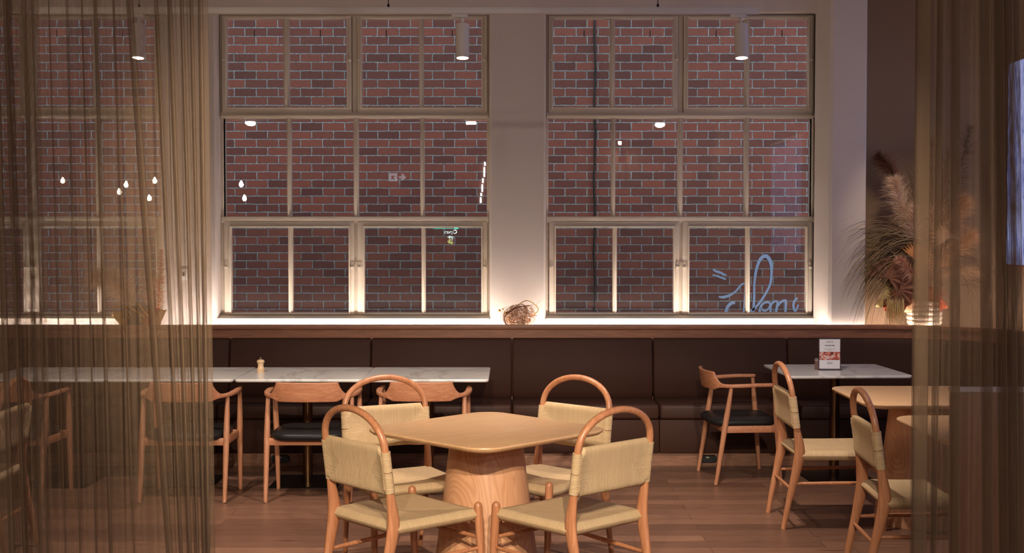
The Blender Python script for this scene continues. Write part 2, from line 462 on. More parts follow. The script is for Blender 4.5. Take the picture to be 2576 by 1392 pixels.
def build_window():
    root = empty('window_2', (0, 0, 0)); root['kind'] = 'structure'
    b = BM()
    ringbars(b, 557, 1233, 37, 795, 8, FY-.02, FY+.09)
    bar(b, 889, 901, 44, 290, FY-.03, FY+.08); bar(b, 888, 906, 552, 790, FY-.03, FY+.08)
    bar(b, 560, 1230, 284, 297, FY-.045, FY+.08); bar(b, 562, 1228, 291, 295, FY-.06, FY+.05, .002)
    bar(b, 560, 1230, 546, 561, FY-.045, FY+.08)
    for x0, x1 in ((724, 733), (891, 902), (1058, 1068)):
        bar(b, x0, x1, 294, 548, FY-.02, FY+.06); bar(b, x0+2.5, x1-2.5, 294, 548, FY-.035, FY)
    ringbars(b, 560, 1230, 295, 549, 5, FY-.01, FY+.05, 4)
    obj('window_frame', b, M['frame'], root)
    # sloping sill
    b = BM(); x0, x1 = wx(558), wx(1232); z1, z0 = wz(789), ZB
    rings(b, [[(x0, FY+.01, z1-.03), (x0, FY+.01, z1), (x0, WY-.012, z0+.006), (x0, WY-.012, z0-.016), (x0, WY+.02, z0-.03)],
              [(x1, FY+.01, z1-.03), (x1, FY+.01, z1), (x1, WY-.012, z0+.006), (x1, WY-.012, z0-.016), (x1, WY+.02, z0-.03)]])
    obj('window_sill', b, M['frame'], root, smooth=20)
    def sash(x0, x1, y0, y1, px0, px1, py0, py1, m0, m1, hs):
        s = BM()
        a, c = FY-.05, FY+.01
        bar(s, x0, px0, y0, y1, a, c); bar(s, px1, x1, y0, y1, a, c)
        bar(s, px0-1, px1+1, y0, py0, a, c); bar(s, px0-1, px1+1, py1, y1, a, c)
        ringbars(s, px0-3, px1+3, py0-3, py1+3, 4, a-.012, c)
        bar(s, m0, m1, py0, py1, a+.01, c+.01); bar(s, m0+3, m1-3, py0, py1, a-.008, c)
        o = obj('sash', s, M['frame'], root)
        for hx, hy in hs:
            h = BM(); p = (wx(hx), 0, wz(hy))
            rbox(h, p[0]-.014, p[0]+.014, a-.03, a+.004, p[2]-.028, p[2]-.006, .006, 3)
            rbox(h, p[0]-.008, p[0]+.008, a-.014, a+.004, p[2]-.01, p[2]+.028, .004)
            obj('handle', h, M['frame'], o)
    sash(565, 888, 42, 286, 575, 877, 49, 273, 718, 731, ((571, 148), (884, 148)))
    sash(902, 1226, 42, 286, 912, 1213, 49, 273, 1056, 1067, ((907, 148), (1219, 148)))
    sash(567, 893, 559, 791, 583, 880, 572, 788, 727, 737, ((572, 667), (888, 667)))
    sash(901, 1226, 559, 791, 917, 1212, 572, 788, 1061, 1071, ((905, 667), (1220, 667)))
    g = BM(); v = [g.verts.new((x, FY+.02, z)) for x, z in ((wx(560), wz(793)), (wx(1230), wz(793)), (wx(1230), wz(40)), (wx(560), wz(40)))]
    g.faces.new(v); obj('glass', g, M['glass'], root, smooth=0)
    # fly wire outside the opening sashes
    k = BM()
    for (x0, x1, y0, y1) in ((575, 877, 49, 273), (912, 1213, 49, 273), (583, 880, 572, 788), (917, 1212, 572, 788)):
        X0, X1, Z0, Z1 = wx(x0), wx(x1), wz(y1), wz(y0); t = .00055; y = FY+.045
        n = int((X1-X0)/.0125)
        for i in range(1, n):
            x = X0 + (X1-X0)*i/n; k.faces.new([k.verts.new(p) for p in ((x-t, y, Z0), (x+t, y, Z0), (x+t, y, Z1), (x-t, y, Z1))])
        n = int((Z1-Z0)/.0125)
        for i in range(1, n):
            z = Z0 + (Z1-Z0)*i/n; k.faces.new([k.verts.new(p) for p in ((X0, y+.0006, z-t), (X1, y+.0006, z-t), (X1, y+.0006, z+t), (X0, y+.0006, z+t))])
    obj('wire_mesh', k, M['wire'], root, smooth=0)
    return root
M['wire'] = mat('galvanised_wire', srgb(120, 112, 106), .5, .3)
win = build_window(); win['label'] = 'white steel window between the left curtain and the central pier'
wl = copy_tree(win); wl.name = 'window_1'; wl.location.x = -PITW; wl['label'] = 'white steel window seen through the left curtain'
wr2 = copy_tree(win); wr2.name = 'window_3'; wr2.location.x = PITW; wr2['label'] = 'white steel window right of the central pier'

# ---------------------------------------------------------------- outside
bm = BM(); box(bm, -12, 10, BRY, BRY+.3, -1, 6.2); obj('alley_brick_wall', bm, M['brick'], smooth=0); tag(bpy.data.objects['alley_brick_wall'], 'red brick wall of the neighbouring building across the alley', 'wall')
M['asphalt'] = mat('alley_asphalt', srgb(60, 60, 64), .9)
bm = BM(); box(bm, -12, 10, 10.1, BRY, -.6, -.5); o = obj('ground_alley', bm, M['asphalt'], smooth=0, kind='structure')
p0 = at(1497, 0, BRY-.02); pts = [(p0.x + .006*math.sin(i*1.3)+R.uniform(-.004, .004), BRY-.018, 6.0 - i*.16) for i in range(39)]
bm = BM(); tube(bm, pts, [.010+.003*R.random() for _ in pts], n=8); o = obj('black_cable', bm, M['black'])
tag(o, 'thin black cable running down the outside brick wall', 'cable')

# pale blue script sprayed on the brick
def ribbon(bm, px, w, wy=BRY-.004):
    pts = spline([(a, b, c) for (a, b), c in zip(px, w)], 7)
    L = []
    for i, (a, b, c) in enumerate(pts):
        q0 = pts[max(0, i-1)]; q1 = pts[min(len(pts)-1, i+1)]
        t = Vector((q1[0]-q0[0], q1[1]-q0[1])); t.normalize(); n = Vector((-t.y, t.x))*c/2
        L.append((at(a+n.x, b+n.y, wy), at(a-n.x, b-n.y, wy)))
    vr = [(bm.verts.new(p), bm.verts.new(q)) for p, q in L]
    for a, b in zip(vr, vr[1:]): bm.faces.new((a[0], a[1], b[1], b[0]))
bm = BM()
def zz(l): return [(1740+a/6.96, 620+b/6.96) for a, b in l]
ribbon(bm, zz([(375, 405), (430, 440), (510, 465), (560, 495), (612, 508)]), [4, 6, 6, 6, 3])
ribbon(bm, zz([(365, 500), (420, 512), (480, 535), (600, 580)]), [4, 4, 5, 4])
ribbon(bm, zz([(470, 885), (560, 890), (680, 850), (780, 780), (860, 680), (925, 655), (935, 760), (925, 1000), (915, 1160)]), [3, 7, 6, 5, 5, 3, 4, 5, 5], BRY-.006)
ribbon(bm, zz([(760, 985), (690, 1000), (625, 1070), (600, 1160)]), [7, 8, 8, 8])
ribbon(bm, zz([(1000, 1155), (1100, 1090), (1210, 960), (1310, 800), (1380, 640), (1400, 420), (1375, 260), (1300, 170), (1200, 230), (1130, 420), (1100, 640), (1095, 850), (1085, 1060), (1075, 1160)]), [4, 6, 6, 6, 6, 7, 9, 9, 8, 7, 6, 6, 6, 6])
ribbon(bm, zz([(1190, 1150), (1210, 1050), (1290, 985), (1370, 1000), (1350, 1085), (1270, 1130), (1210, 1080)]), [6, 5, 5, 5, 5, 5, 4], BRY-.006)
ribbon(bm, zz([(1380, 1150), (1385, 1030), (1440, 975), (1480, 960), (1500, 1000), (1475, 1150)]), [5, 6, 5, 5, 5, 7], BRY-.008)
ribbon(bm, zz([(1480, 1080), (1560, 980), (1640, 950), (1650, 1020), (1640, 1150)]), [5, 6, 6, 6, 6])
ribbon(bm, zz([(1850, 900), (1790, 980), (1785, 1080), (1820, 1130), (1870, 1020)]), [5, 6, 6, 5, 4])
M['spray'] = mat('pale_blue_spray_paint', srgb(176, 200, 235), .8)
o = obj('graffiti', bm, M['spray'], smooth=0); tag(o, 'pale blue handwritten lettering sprayed on the outside brick wall', 'graffiti')

# ================================================================ BANQUETTE
RAD = 1.0; AX, AY = 2.75, 8.50     # arc centre of the bench back line (d = 0)
def pos(s, d):
    """s runs along the bench back line, d is the distance towards the room"""
    if s <= AX: return (s, AY+RAD-d)
    a = (s-AX)/RAD
    if a <= PI/2: return (AX+(RAD-d)*math.sin(a), AY+(RAD-d)*math.cos(a))
    return (AX+RAD-d, AY-(s-AX-RAD*PI/2))
SEND = AX + RAD*PI/2 + 4.6
def stations(s0, s1):
    out = [s0]; a0, a1 = AX, AX+RAD*PI/2
    if s0 < a0 < s1: out.append(a0)
    k = 24
    for i in range(k+1):
        s = a0+(a1-a0)*i/k
        if s0 < s < s1 and s != out[-1]: out.append(s)
    out.append(s1); return sorted(set(out))
def extrude_path(bm, sec, s0, s1, r=0):
    """sec = closed polygon of (d, z); r pillows both ends"""
    S = stations(s0, s1); secs = []
    cd = sum(p[0] for p in sec)/len(sec); cz = sum(p[1] for p in sec)/len(sec)
    def ring(s, ins):
        out = []
        for d, z in sec:
            k = Vector((d-cd, z-cz)); L = k.length
            dd = cd + (d-cd)*(max(0, abs(d-cd)-ins)/abs(d-cd) if abs(d-cd) > 1e-6 else 1)
            z2 = cz + (z-cz)*(max(0, abs(z-cz)-ins)/abs(z-cz) if abs(z-cz) > 1e-6 else 1)
            x, y = pos(s, dd); out.append((x, y, z2))
        return out
    if r:
        secs += [ring(s0, r), ring(s0+r*.12, r*.55), ring(s0+r*.4, r*.2), ring(s0+r, 0)]
        secs += [ring(s, 0) for s in S[1:-1] if s0+r < s < s1-r]
        # subdivide straight runs a little
        secs += [ring(s1-r, 0), ring(s1-r*.4, r*.2), ring(s1-r*.12, r*.55), ring(s1, r)]
    else: secs = [ring(s, 0) for s in S]
    rings(bm, secs)
def rsec(d0, d1, z0, z1, r, n=4):
    w, h = d1-d0, z1-z0
    return [(x, z) for x, z in rrect(w, h, r, n, (d0+d1)/2, (z0+z1)/2)]
S0 = XL+.02
bench = empty('banquette_bench', (0, 0, 0), label='long dark brown leather banquette along the window wall curving right', cat='bench')
seams = [S0, -5.41, -4.33, -3.25, -2.165, -1.08, 0, 1.08, 2.11, 3.35, 4.55, 5.65, 6.75, 7.85, SEND]
for a, b in zip(seams, seams[1:]):
    bm = BM()
    sec = [(.09, .455), (.115, .50), (.10, .70), (.075, .86), (.07, .893), (.055, .906), (.03, .906), (.012, .895), (.012, .455)]
    extrude_path(bm, sec, a+.002, b-.002, .014); obj('back_cushion', bm, M['leather'], bench, smooth=50)
    bm = BM(); extrude_path(bm, rsec(.03, .525, .345, .455, .022), a+.002, b-.002, .02); obj('seat_cushion', bm, M['leather_seat'], bench, smooth=50)
    bm = BM(); extrude_path(bm, rsec(.03, .515, .098, .343, .006, 2), a+.0015, b-.0015, .006); obj('base_panel', bm, M['leather'], bench, smooth=50)
bm = BM(); extrude_path(bm, [(.05, .0), (.49, .0), (.49, .096), (.05, .096)], S0, SEND); obj('plinth', bm, M['plinth_wood'], bench, smooth=20)

ledge = empty('ledge_shelf', (0, 0, 0), label='wooden ledge behind the banquette with glowing recess along the wall', cat='ledge')
bm = BM(); extrude_path(bm, [(-.035, .0), (-.035, 1.004-.03), (.008, 1.004-.03), (.008, .0)], S0, SEND); obj('back_panel', bm, M['ledge_wood'], ledge, smooth=20)
bm = BM(); extrude_path(bm, rsec(-.04, .026, 1.004-.034, 1.004, .004, 2), S0, SEND); obj('edge_board', bm, M['ledge_wood'], ledge, smooth=40)
bm = BM()
# trough floor reaching the walls
for s0, s1 in ((S0, SEND),):
    S = stations(s0, s1); top = []
    for s in S:
        x, y = pos(s, -.036)
        if s <= AX: q = (x, 9.797 if x < XC-.01 else 9.555 if x < XC2 else 9.815)
        else:
            a = min((s-AX)/RAD, PI/2); k = a/(PI/2)
            q = (min(XR-.005, x+.30*math.sin(a)), min(9.815, y+.30*math.cos(a)))
        top.append(((x, y), q))
    rings(bm, [[(p[0], p[1], .90), (p[0], p[1], .92), (q[0], q[1], .92), (q[0], q[1], .90)] for p, q in top])
obj('trough_floor', bm, M['wall'], ledge, smooth=20)
M['led'] = emit('warm_led', (1, .95, .87, 1), 112)
bm = BM(); extrude_path(bm, [(-.049, .936), (-.042, .936), (-.042, .949), (-.049, .949)], S0, SEND-.05)
o = obj('light_strip', bm, M['led'], smooth=0); tag(o, 'glowing warm light strip hidden behind the ledge along the window wall', 'light')

for i, (px, lab) in enumerate(((1779, 'black power outlet on the bench plinth behind the right armchair'), (706, 'black power outlet on the bench plinth behind the left tables'))):
    p = at(px, 1158, 9.005)
    bm = BM(); r = [(x, z) for x, z in rrect(.135, .052, .022, 6)]
    rings(bm, [[(x, .02, z) for x, z in r], [(x, 0, z) for x, z in r], [(x*.94, -.006, z*.9) for x, z in r]])
    root = obj('power_outlet', bm, M['black']); root.location = (p.x, 9.0-.013, .055); tag(root, lab, 'power outlet', 'power outlets on the bench plinth')
    b2 = BM(); rbox(b2, -.012, .012, -.0095, -.004, .006, .018, .002); obj('socket', b2, mat('grey_socket', srgb(150, 145, 130), .5), root)

# light switch on the left pier
p = at(463, 690, WY)
ls = empty('light_switch', (p.x, WY, p.z), label='small white light switch on the pier behind the left curtain', cat='light switch')
bm = BM(); rbox(bm, -.03, .03, -.012, 0, -.045, .045, .004); obj('plate', bm, M['white_metal'], ls)
bm = BM(); rbox(bm, -.009, .009, -.018, -.011, -.016, .016, .003); obj('rocker', bm, M['plate'], ls)

# ================================================================ CHAIRS
def loft_panel(bm, hx, zc, hz, nx=24, nz=18):
    """woven back: closed pad, fat at top and bottom rails, pinched at the middle"""
    def lean(z): return -.232 - (z-.575)*.12
    front, back = [], []
    ring = []
    for j in range(nz+1):
        v = -1 + 2*j/nz; ring.append((v, 1))
    for j in range(nz, -1, -1):
        v = -1 + 2*j/nz; ring.append((v, -1))
    secs = []
    for i in range(nx+1):
        u = -1+2*i/nx; x = u*hx; sec = []
        e = abs(u)
        for v, s in ring:
            ez = min(1, max(0, (e-.90)/.06)); ez = ez*ez*(3-2*ez)
            z = zc + v*(hz - .019*ez) - .004*ez
            edge = max(0, (abs(v)-.72)/.28)
            th = .0125 + .006*abs(v)**2 - .003*(1-abs(v))*(1-e**4)
            th *= math.sqrt(max(.02, 1-edge**2*.98)) if abs(v) > .72 else 1
            th += .0075*max(0, (e-.82)/.18)*(1-.6*edge)
            th += .002*math.sin(x*260+v*2)*(abs(v) < .7)*.3
            sec.append((x, lean(z)+s*th, z))
        secs.append(sec)
    rings(bm, secs)

def make_cord_chair():
    root = empty('cord_chair')
    W = M['chair_wood']
    # rear legs: boomerang shape, swelling at the seat
    for sx in (-1, 1):
        c = [(sx*.212, -.300, 0, .011, .014), (sx*.216, -.272, .15, .014, .018), (sx*.221, -.238, .30, .017, .025), (sx*.225, -.214, .42, .019, .031),
             (sx*.226, -.214, .48, .018, .029), (sx*.226, -.226, .56, .016, .021), (sx*.226, -.238, .64, .0155, .0165), (sx*.226, -.250, .74, .0155, .0155)]
        s = spline(c, 5); bm = BM(); tube(bm, [q[:3] for q in s], [(q[3], q[4]) for q in s], (0, 1, 0), 16); obj('leg', bm, W, root, smooth=60)
    for sx in (-1, 1):
        c = [(sx*.250, .275, 0, .0125), (sx*.249, .265, .15, .0155), (sx*.247, .255, .32, .0185), (sx*.245, .248, .44, .0195), (sx*.245, .247, .466, .0185)]
        s = spline(c, 4); bm = BM(); tube(bm, [q[:3] for q in s], [q[3] for q in s], (0, 1, 0), 16, rnd=True); obj('leg', bm, W, root, smooth=60)
    # hoop: straight up from the posts, then a full round arch
    pts = []
    for k in range(29):
        a = PI*k/28
        x = -.226*math.cos(a); z = .775 + .157*math.sin(a)**.92
        pts.append((x, -.250-(z-.74)*.16, z))
    pts = [(-.226, -.250, .742), (-.227, -.253, .76)] + pts[0:] + [(.227, -.253, .76), (.226, -.250, .742)]
    bm = BM(); tube(bm, pts, [(.0155, .0165)]*len(pts), (0, 1, .2), 16); obj('back_hoop', bm, W, root, smooth=60)
    bm = BM(); loft_panel(bm, .221, .680, .108, 40, 22); obj('back_panel', bm, M['cord_back'], root, smooth=60)
    for sx in (-1, 1):      # cord wound round the posts
        for (z0, z1) in ((.587, .674), (.678, .765)):
            n = 10; pp = [(sx*.2265, -.232-(z0+(z1-z0)*i/n-.6)*.13, z0+(z1-z0)*i/n) for i in range(n+1)]
            bm = BM(); tube(bm, pp, [(.0205+.0008*math.sin(i*2.1), .0215) for i in range(n+1)], (0, 1, 0), 20)
            obj('cord_wrap', bm, M['cord_wrap'], root, smooth=50)
    # seat
    bm = BM(); nx, ny = 28, 26; X0 = .235; top = []; 
    def hw(y): return .243 + .012*(y+.215)/.43
    secs = []
    for j in range(ny+1):
        v = -1+2*j/ny
        y = .013 + v*.237; sec = []
        for i in range(nx+1):
            u = -1+2*i/nx
            e = max(abs(u), abs(v)); k = max(0, (e-.88)/.12)
            dip = -.014*(1-u*u)*(1-v*v) - .005*math.exp(-((abs(u)-abs(v))/.05)**2)*(e < .9)
            zt = .456 + dip - .028*(1-math.sqrt(max(0, 1-k*k)))
            sec.append((u*hw(y), y, zt))
        for i in range(nx, -1, -1):
            u = -1+2*i/nx
            e = max(abs(u), abs(v)); k = max(0, (e-.88)/.12)
            zt = .398 + .028*(1-math.sqrt(max(0, 1-k*k))) + .004*(1-u*u)*(1-v*v)
            sec.append((u*hw(y), y, zt))
        secs.append(sec)
    rings(bm, secs); obj('seat', bm, M['cord_seat'], root, smooth=70)
    # stretchers
    def st(a, b, r=.0095):
        a, b = Vector(a), Vector(b); bm = BM(); n = 8
        tube(bm, [a+(b-a)*i/n for i in range(n+1)], [r*(.8+.35*math.sin(PI*i/n)) for i in range(n+1)], (0, 0, 1), 12)
        obj('stretcher', bm, W, root, smooth=60)
    for sx in (-1, 1):
        st((sx*.221, -.242, .265), (sx*.247, .258, .275))
    st((-.24, .256, .32), (.24, .256, .32)); st((-.216, -.256, .23), (.216, -.256, .23))
    for sx in (-1, 1):
        bm = BM(); tube(bm, [(sx*.250, .275, .0), (sx*.250, .275, .006)], [.0118, .0128], (0, 1, 0), 12); obj('foot_pad', bm, M['rubber'], root)
    return root

cord = make_cord_chair()
cord_sets = [
    (-.50, 5.54, -48, 'cord-seat hoop chair in front left of the central wooden table, back to camera'),
    (.275, 5.51, 42, 'cord-seat hoop chair in front right of the central wooden table, back to camera'),
    (-.56, 6.29, -154, 'cord-seat hoop chair behind the central wooden table, left of its pedestal'),
    (.165, 6.33, 138, 'cord-seat hoop chair behind the central wooden table, right of its pedestal'),
    (1.86, 7.25, -90, 'cord-seat hoop chair side-on between the right armchair and the nearer wooden tables'),
    (1.975, 5.97, -93, 'cord-seat hoop chair side-on, partly covered by the right curtain edge'),
    (-2.87, 6.42, 92, 'cord-seat hoop chair at the far left edge behind the left curtain'),
]
for i, (x, y, a, lab) in enumerate(cord_sets):
    o = cord if i == 0 else copy_tree(cord)
    o.location = (x, y, 0); o.rotation_euler.z = math.radians(a)
    tag(o, lab, 'chair', 'round-hoop chairs with woven cord seats')

def make_armchair():
    root = empty('armchair')
    # one carved piece: backrest flowing into the arms
    plan = spline([(-.285, .185), (-.291, .08), (-.287, -.04), (-.262, -.14), (-.19, -.213), (-.095, -.242), (0, -.25), (.095, -.242), (.19, -.213), (.262, -.14), (.287, -.04), (.291, .08), (.285, .185)], 14)
    secs = []
    for i, (x, y) in enumerate(plan):
        q0 = plan[max(0, i-1)]; q1 = plan[min(len(plan)-1, i+1)]
        t = Vector((q1[0]-q0[0], q1[1]-q0[1])).normalized(); nrm = Vector((-t.y, t.x))      # points inward
        k = min(1, max(0, (abs(x)-.186)/.062)) if y < -.05 else 1
        k = 1-(1-k)**2.0 if k > .12 else k*k*13.6 if k < .12 else k
        arm = min(1, max(0, (y+.14)/.2))
        zt = .766 + (.686-.766)*k + .008*arm
        zb = .640 + (.660-.640)*k + .010*arm
        th = .019 + .022*min(1, max(0, (y+.2)/.16)) - .014*max(0, (y-.05)/.135)
        tilt = .16*(1-k)
        cz = (zt+zb)/2; hh = (zt-zb)/2; sec = []
        rr = min(th, zt-zb)*.32
        for a, b in rrect(th, zt-zb, rr, 4):
            off = a - b*tilt
            sec.append((x + nrm.x*off, y + nrm.y*off, cz + b))
        secs.append(sec)
    # close the tips roundly
    def shrink(s, k, dv):
        c = sum((Vector(p) for p in s), Vector())/len(s); return [tuple(c + (Vector(p)-c)*k + Vector(dv)) for p in s]
    secs = [shrink(secs[0], .45, (0, .012, 0)), shrink(secs[0], .85, (0, .007, 0))] + secs + [shrink(secs[-1], .85, (0, .007, 0)), shrink(secs[-1], .45, (0, .012, 0))]
    bm = BM(); rings(bm, secs); obj('backrest', bm, M['arm_back_wood'], root, smooth=60)
    for sx in (-1, 1):
        for c in ([(sx*.268, -.222, 0, .0125), (sx*.268, -.19, .2, .0165), (sx*.268, -.16, .4, .0195), (sx*.268, -.14, .52, .018), (sx*.268, -.118, .668, .0125)],
                  [(sx*.270, .225, 0, .0125), (sx*.272, .21, .2, .0165), (sx*.275, .195, .4, .0195), (sx*.278, .186, .52, .018), (sx*.282, .175, .668, .0125)]):
            s = spline(c, 4); bm = BM(); tube(bm, [q[:3] for q in s], [q[3] for q in s], (0, 1, 0), 16); obj('leg', bm, M['arm_wood'], root, smooth=60)
    bm = BM()
    rbox(bm, -.262, .262, -.172, -.148, .356, .403, .005); rbox(bm, -.268, .268, .178, .202, .356, .403, .005)
    for sx in (-1, 1): rbox(bm, sx*.262-.011, sx*.262+.011, -.16, .19, .356, .403, .005)
    obj('seat_frame', bm, M['arm_back_wood'], root)
    bm = BM(); secs = []
    for ins, z in ((.05, .388), (.012, .396), (.002, .408), (0, .420), (.006, .434), (.03, .446), (.08, .452), (.16, .449)):
        secs.append([(x, y-.005, z) for x, y in rrect(.50-2*ins, .47-2*ins, max(.13-ins, .02), 8)])
    rings(bm, secs); obj('seat', bm, M['black_leather'], root, smooth=60)
    for sx in (-1, 1):
        for y in (-.222, .225):
            bm = BM(); tube(bm, [(sx*.269, y, .0), (sx*.269, y, .006)], [.0115, .013], (0, 1, 0), 12); obj('foot_pad', bm, M['rubber'], root)
    return root
arm = make_armchair()
for i, (x, y, a, lab) in enumerate([
    (-1.290, 7.96, 0, 'wooden armchair with black seat standing below the small pepper mill'),
    (-.572, 7.99, 0, 'wooden armchair with black seat at the rightmost of the joined marble tables'),
    (-2.083, 7.955, 0, 'wooden armchair with black seat half covered by the left curtain edge'),
    (-3.22, 7.95, -4, 'wooden armchair with black seat nearest the left edge behind the left curtain'),
    (1.58, 8.565, -86, 'wooden armchair with black seat turned side-on at the marble table with the menu')]):
    o = arm if i == 0 else copy_tree(arm)
    o.location = (x, y, 0); o.rotation_euler.z = math.radians(a); tag(o, lab, 'armchair', 'carved wooden armchairs with black seats')

# ================================================================ TABLES
def make_wood_table():
    root = empty('pedestal_table')
    bm = BM(); slab(bm, .88, .88, .13, [(.06, .716), (.02, .724), (.003, .736), (0, .743), (.002, .748), (.006, .750)], 10)
    obj('tabletop', bm, M['top_wood'], root, smooth=40)
    bm = BM(); lathe(bm, [(.262, 0), (.264, .01), (.258, .05), (.243, .16), (.222, .33), (.200, .50), (.183, .64), (.176, .700), (.176, .718)], n=64); obj('pedestal', bm, M['pedestal'], root, smooth=40)
    return root
wt = make_wood_table()
for i, (x, y, a, lab) in enumerate([
    (-.125, 5.96, 45, 'square oak pedestal table turned cornerwise in the centre of the room'),
    (2.41, 7.24, 0, 'oak pedestal table behind the right curtain, farther of the two'),
    (2.41, 5.96, 0, 'oak pedestal table behind the right curtain, nearer of the two')]):
    o = wt if i == 0 else copy_tree(wt)
    o.location = (x, y, 0); o.rotation_euler.z = math.radians(a); tag(o, lab, 'table', 'oak tables on conical pedestals')

def make_marble_table():
    root = empty('marble_table')
    bm = BM(); slab(bm, .83, .76, .03, [(.012, .728), (.003, .732), (0, .736), (0, .747), (.002, .750)], 6); obj('tabletop', bm, M['marble'], root, smooth=40)
    bm = BM(); lathe(bm, [(.033, .008), (.033, .72)], n=28); lathe(bm, [(.12, .719), (.12, .728)], n=28); obj('post', bm, M['brass'], root)
    bm = BM(); slab(bm, .46, .44, .02, [(.0, 0), (0, .006), (.004, .009)], 4); obj('base_plate', bm, M['plate'], root)
    return root
mt = make_marble_table(); TX = [-.568, -1.401, -2.242, -3.083]
for i, (x, y, a, lab) in enumerate([
    (TX[0], 8.41, 0, 'white marble table at the right end of the joined row'),
    (TX[1], 8.41, 0, 'white marble table holding the pepper mill'),
    (TX[2], 8.41, 0, 'white marble table at the left curtain edge, next left of the pepper mill table'),
    (TX[3], 8.41, 0, 'white marble table at the left picture edge behind the left curtain'),
    (2.265, 8.62, 2.5, 'white marble table holding the menu stand by the curved bench')]):
    o = mt if i == 0 else copy_tree(mt)
    o.location = (x, y + (0 if i == 0 else .0), 0); o.rotation_euler.z = math.radians(a); tag(o, lab, 'table', 'white marble tables on bronze posts')

# wooden screen behind the right curtain
bm = BM(); rbox(bm, 1.80, 3.0, 5.0, 5.05, 0, 1.045, .004)
o = obj('wood_screen', bm, wood('screen_oak', srgb(170, 108, 72), srgb(134, 80, 50), 'z')); tag(o, 'low wooden screen panel behind the right curtain', 'screen')
b2 = BM(); rbox(b2, 1.795, 3.005, 4.992, 5.058, 1.045, 1.062, .003); obj('cap', b2, M['white_metal'], o)

# ---------------------------------------------------------------- small things on the tables
p = at(656, 937, 8.47)
pm = empty('pepper_mill', (p.x, 8.47, .750), label='small turned wooden pepper mill on a marble table', cat='pepper mill')
bm = BM(); lathe(bm, [(.025, 0), (.026, .002), (.026, .016), (.0245, .018), (.026, .020), (.026, .023), (.0235, .028), (.020, .038), (.0185, .047), (.020, .056), (.0225, .062), (.0225, .064)], n=28); obj('body', bm, M['mill_wood'], pm)
bm = BM(); lathe(bm, [(.020, .0645), (.025, .067), (.0265, .072), (.025, .079), (.018, .085), (.006, .088), (.003, .088)], n=28); obj('head', bm, M['mill_wood'], pm)
bm = BM(); lathe(bm, [(.003, .087), (.003, .093), (.0065, .095), (.007, .099), (.004, .102), (.001, .1025)], n=16); obj('knob', bm, mat('steel', srgb(190, 180, 175), .25, 1), pm)

def text_mesh(body, size, loc, rot, mat_, name, parent, extrude=.0003, align='CENTER', bold=0):
    cu = bpy.data.curves.new(name, 'FONT'); cu.body = body; cu.size = size; cu.extrude = extrude; cu.align_x = align; cu.align_y = 'CENTER'; cu.offset = bold
    ob = bpy.data.objects.new(name+'_tmp', cu); C.objects.link(ob)
    dg = bpy.context.evaluated_depsgraph_get(); me = bpy.data.meshes.new_from_object(ob.evaluated_get(dg))
    bpy.data.objects.remove(ob)
    o = bpy.data.objects.new(name, me); C.objects.link(o); me.materials.clear(); me.materials.append(mat_)
    o.location = loc; o.rotation_euler = rot; o.parent = parent
    return o

q = at(2087, 932, 8.60)
ms = empty('menu_stand', (q.x, 8.60, .7503), label='upright menu card in a clear stand on the right marble table', cat='menu stand')
M['ink'] = mat('dark_ink', srgb(52, 40, 42), .8); M['paper'] = mat('menu_paper', srgb(225, 220, 220), .6)
M['acrylic'] = mat('clear_acrylic', (1, 1, 1, 1), .05); M['acrylic'].node_tree.nodes['Principled BSDF'].inputs['Transmission Weight'].default_value = 1
bm = BM(); rbox(bm, -.078, .078, .0022, .0042, .006, .222, .0006); rbox(bm, -.078, .086, -.03, .035, 0, .003, .0008)
rbox(bm, -.079, .079, -.004, .006, .003, .0065, .0008); rbox(bm, -.079, .079, -.0015, .0045, .2195, .2215, .0004)
obj('stand', bm, M['acrylic'], ms)
bm = BM(); box(bm, -.072, .072, 0, .001, .009, .216); card = obj('menu_card', bm, M['paper'], ms, smooth=0)
def food():
    m = mat('food_photo', (1, 1, 1, 1), .5); t = NT(m)
    v = t.t.nodes.new('ShaderNodeTexVoronoi'); t.l(t.coords('Object'), v.inputs['Vector']); v.inputs['Scale'].default_value = 75
    n = t.noise(t.coords('Object'), 70, 3, .6, 1.2)
    sp = t.t.nodes.new('ShaderNodeSeparateColor'); t.l(v.outputs['Color'], sp.inputs[0])
    c = t.ramp(t.math('ADD', t.math('MULTIPLY', sp.outputs[0], .6), t.math('MULTIPLY', n, .5)), [(.15, srgb(40, 24, 30)), (.38, srgb(150, 44, 36)), (.55, srgb(206, 108, 74)), (.7, srgb(220, 176, 160)), (.9, srgb(196, 190, 205))])
    t.l(c, t.b.inputs['Base Color']); return m
bm = BM(); box(bm, -.072, .072, -.0008, -.0002, .071, .128); obj('photo', bm, food(), card, smooth=0)
RX = (PI/2, 0, 0)
for body, size, z, b in (('SOAZ 22', .0115, .1975, .0001), ('Cafe Meal Offer', .0108, .172, .0002), ('All day meal offered with coffee', .0056, .1475, 0), ('or fresh juice', .0056, .137, 0), ('Mon to Fri', .0048, .057, 0), ('Available in cafe only', .0052, .050, .0001), ('while stocks last', .0048, .0435, 0)):
    text_mesh(body, size, (0, -.0008, z), RX, M['ink'], 'lettering', card, .0002, bold=b)

sk = at(2057, 930, 8.62)
ss = empty('salt_shaker', (q.x-.083, 8.625, .7503), label='small glass shaker with steel lid left of the menu card', cat='salt shaker')
bm = BM(); lathe(bm, [(.014, 0), (.016, .004), (.0155, .05), (.014, .062)], n=20); obj('jar', bm, mat('jar_glass', srgb(170, 130, 110), .1, 0, .6, **{'Transmission Weight': .6}), ss)
bm = BM(); lathe(bm, [(.0165, .062), (.0185, .066), (.018, .074), (.010, .081), (.002, .082)], n=20); obj('lid', bm, mat('lid_steel', srgb(200, 190, 184), .3, 1), ss)

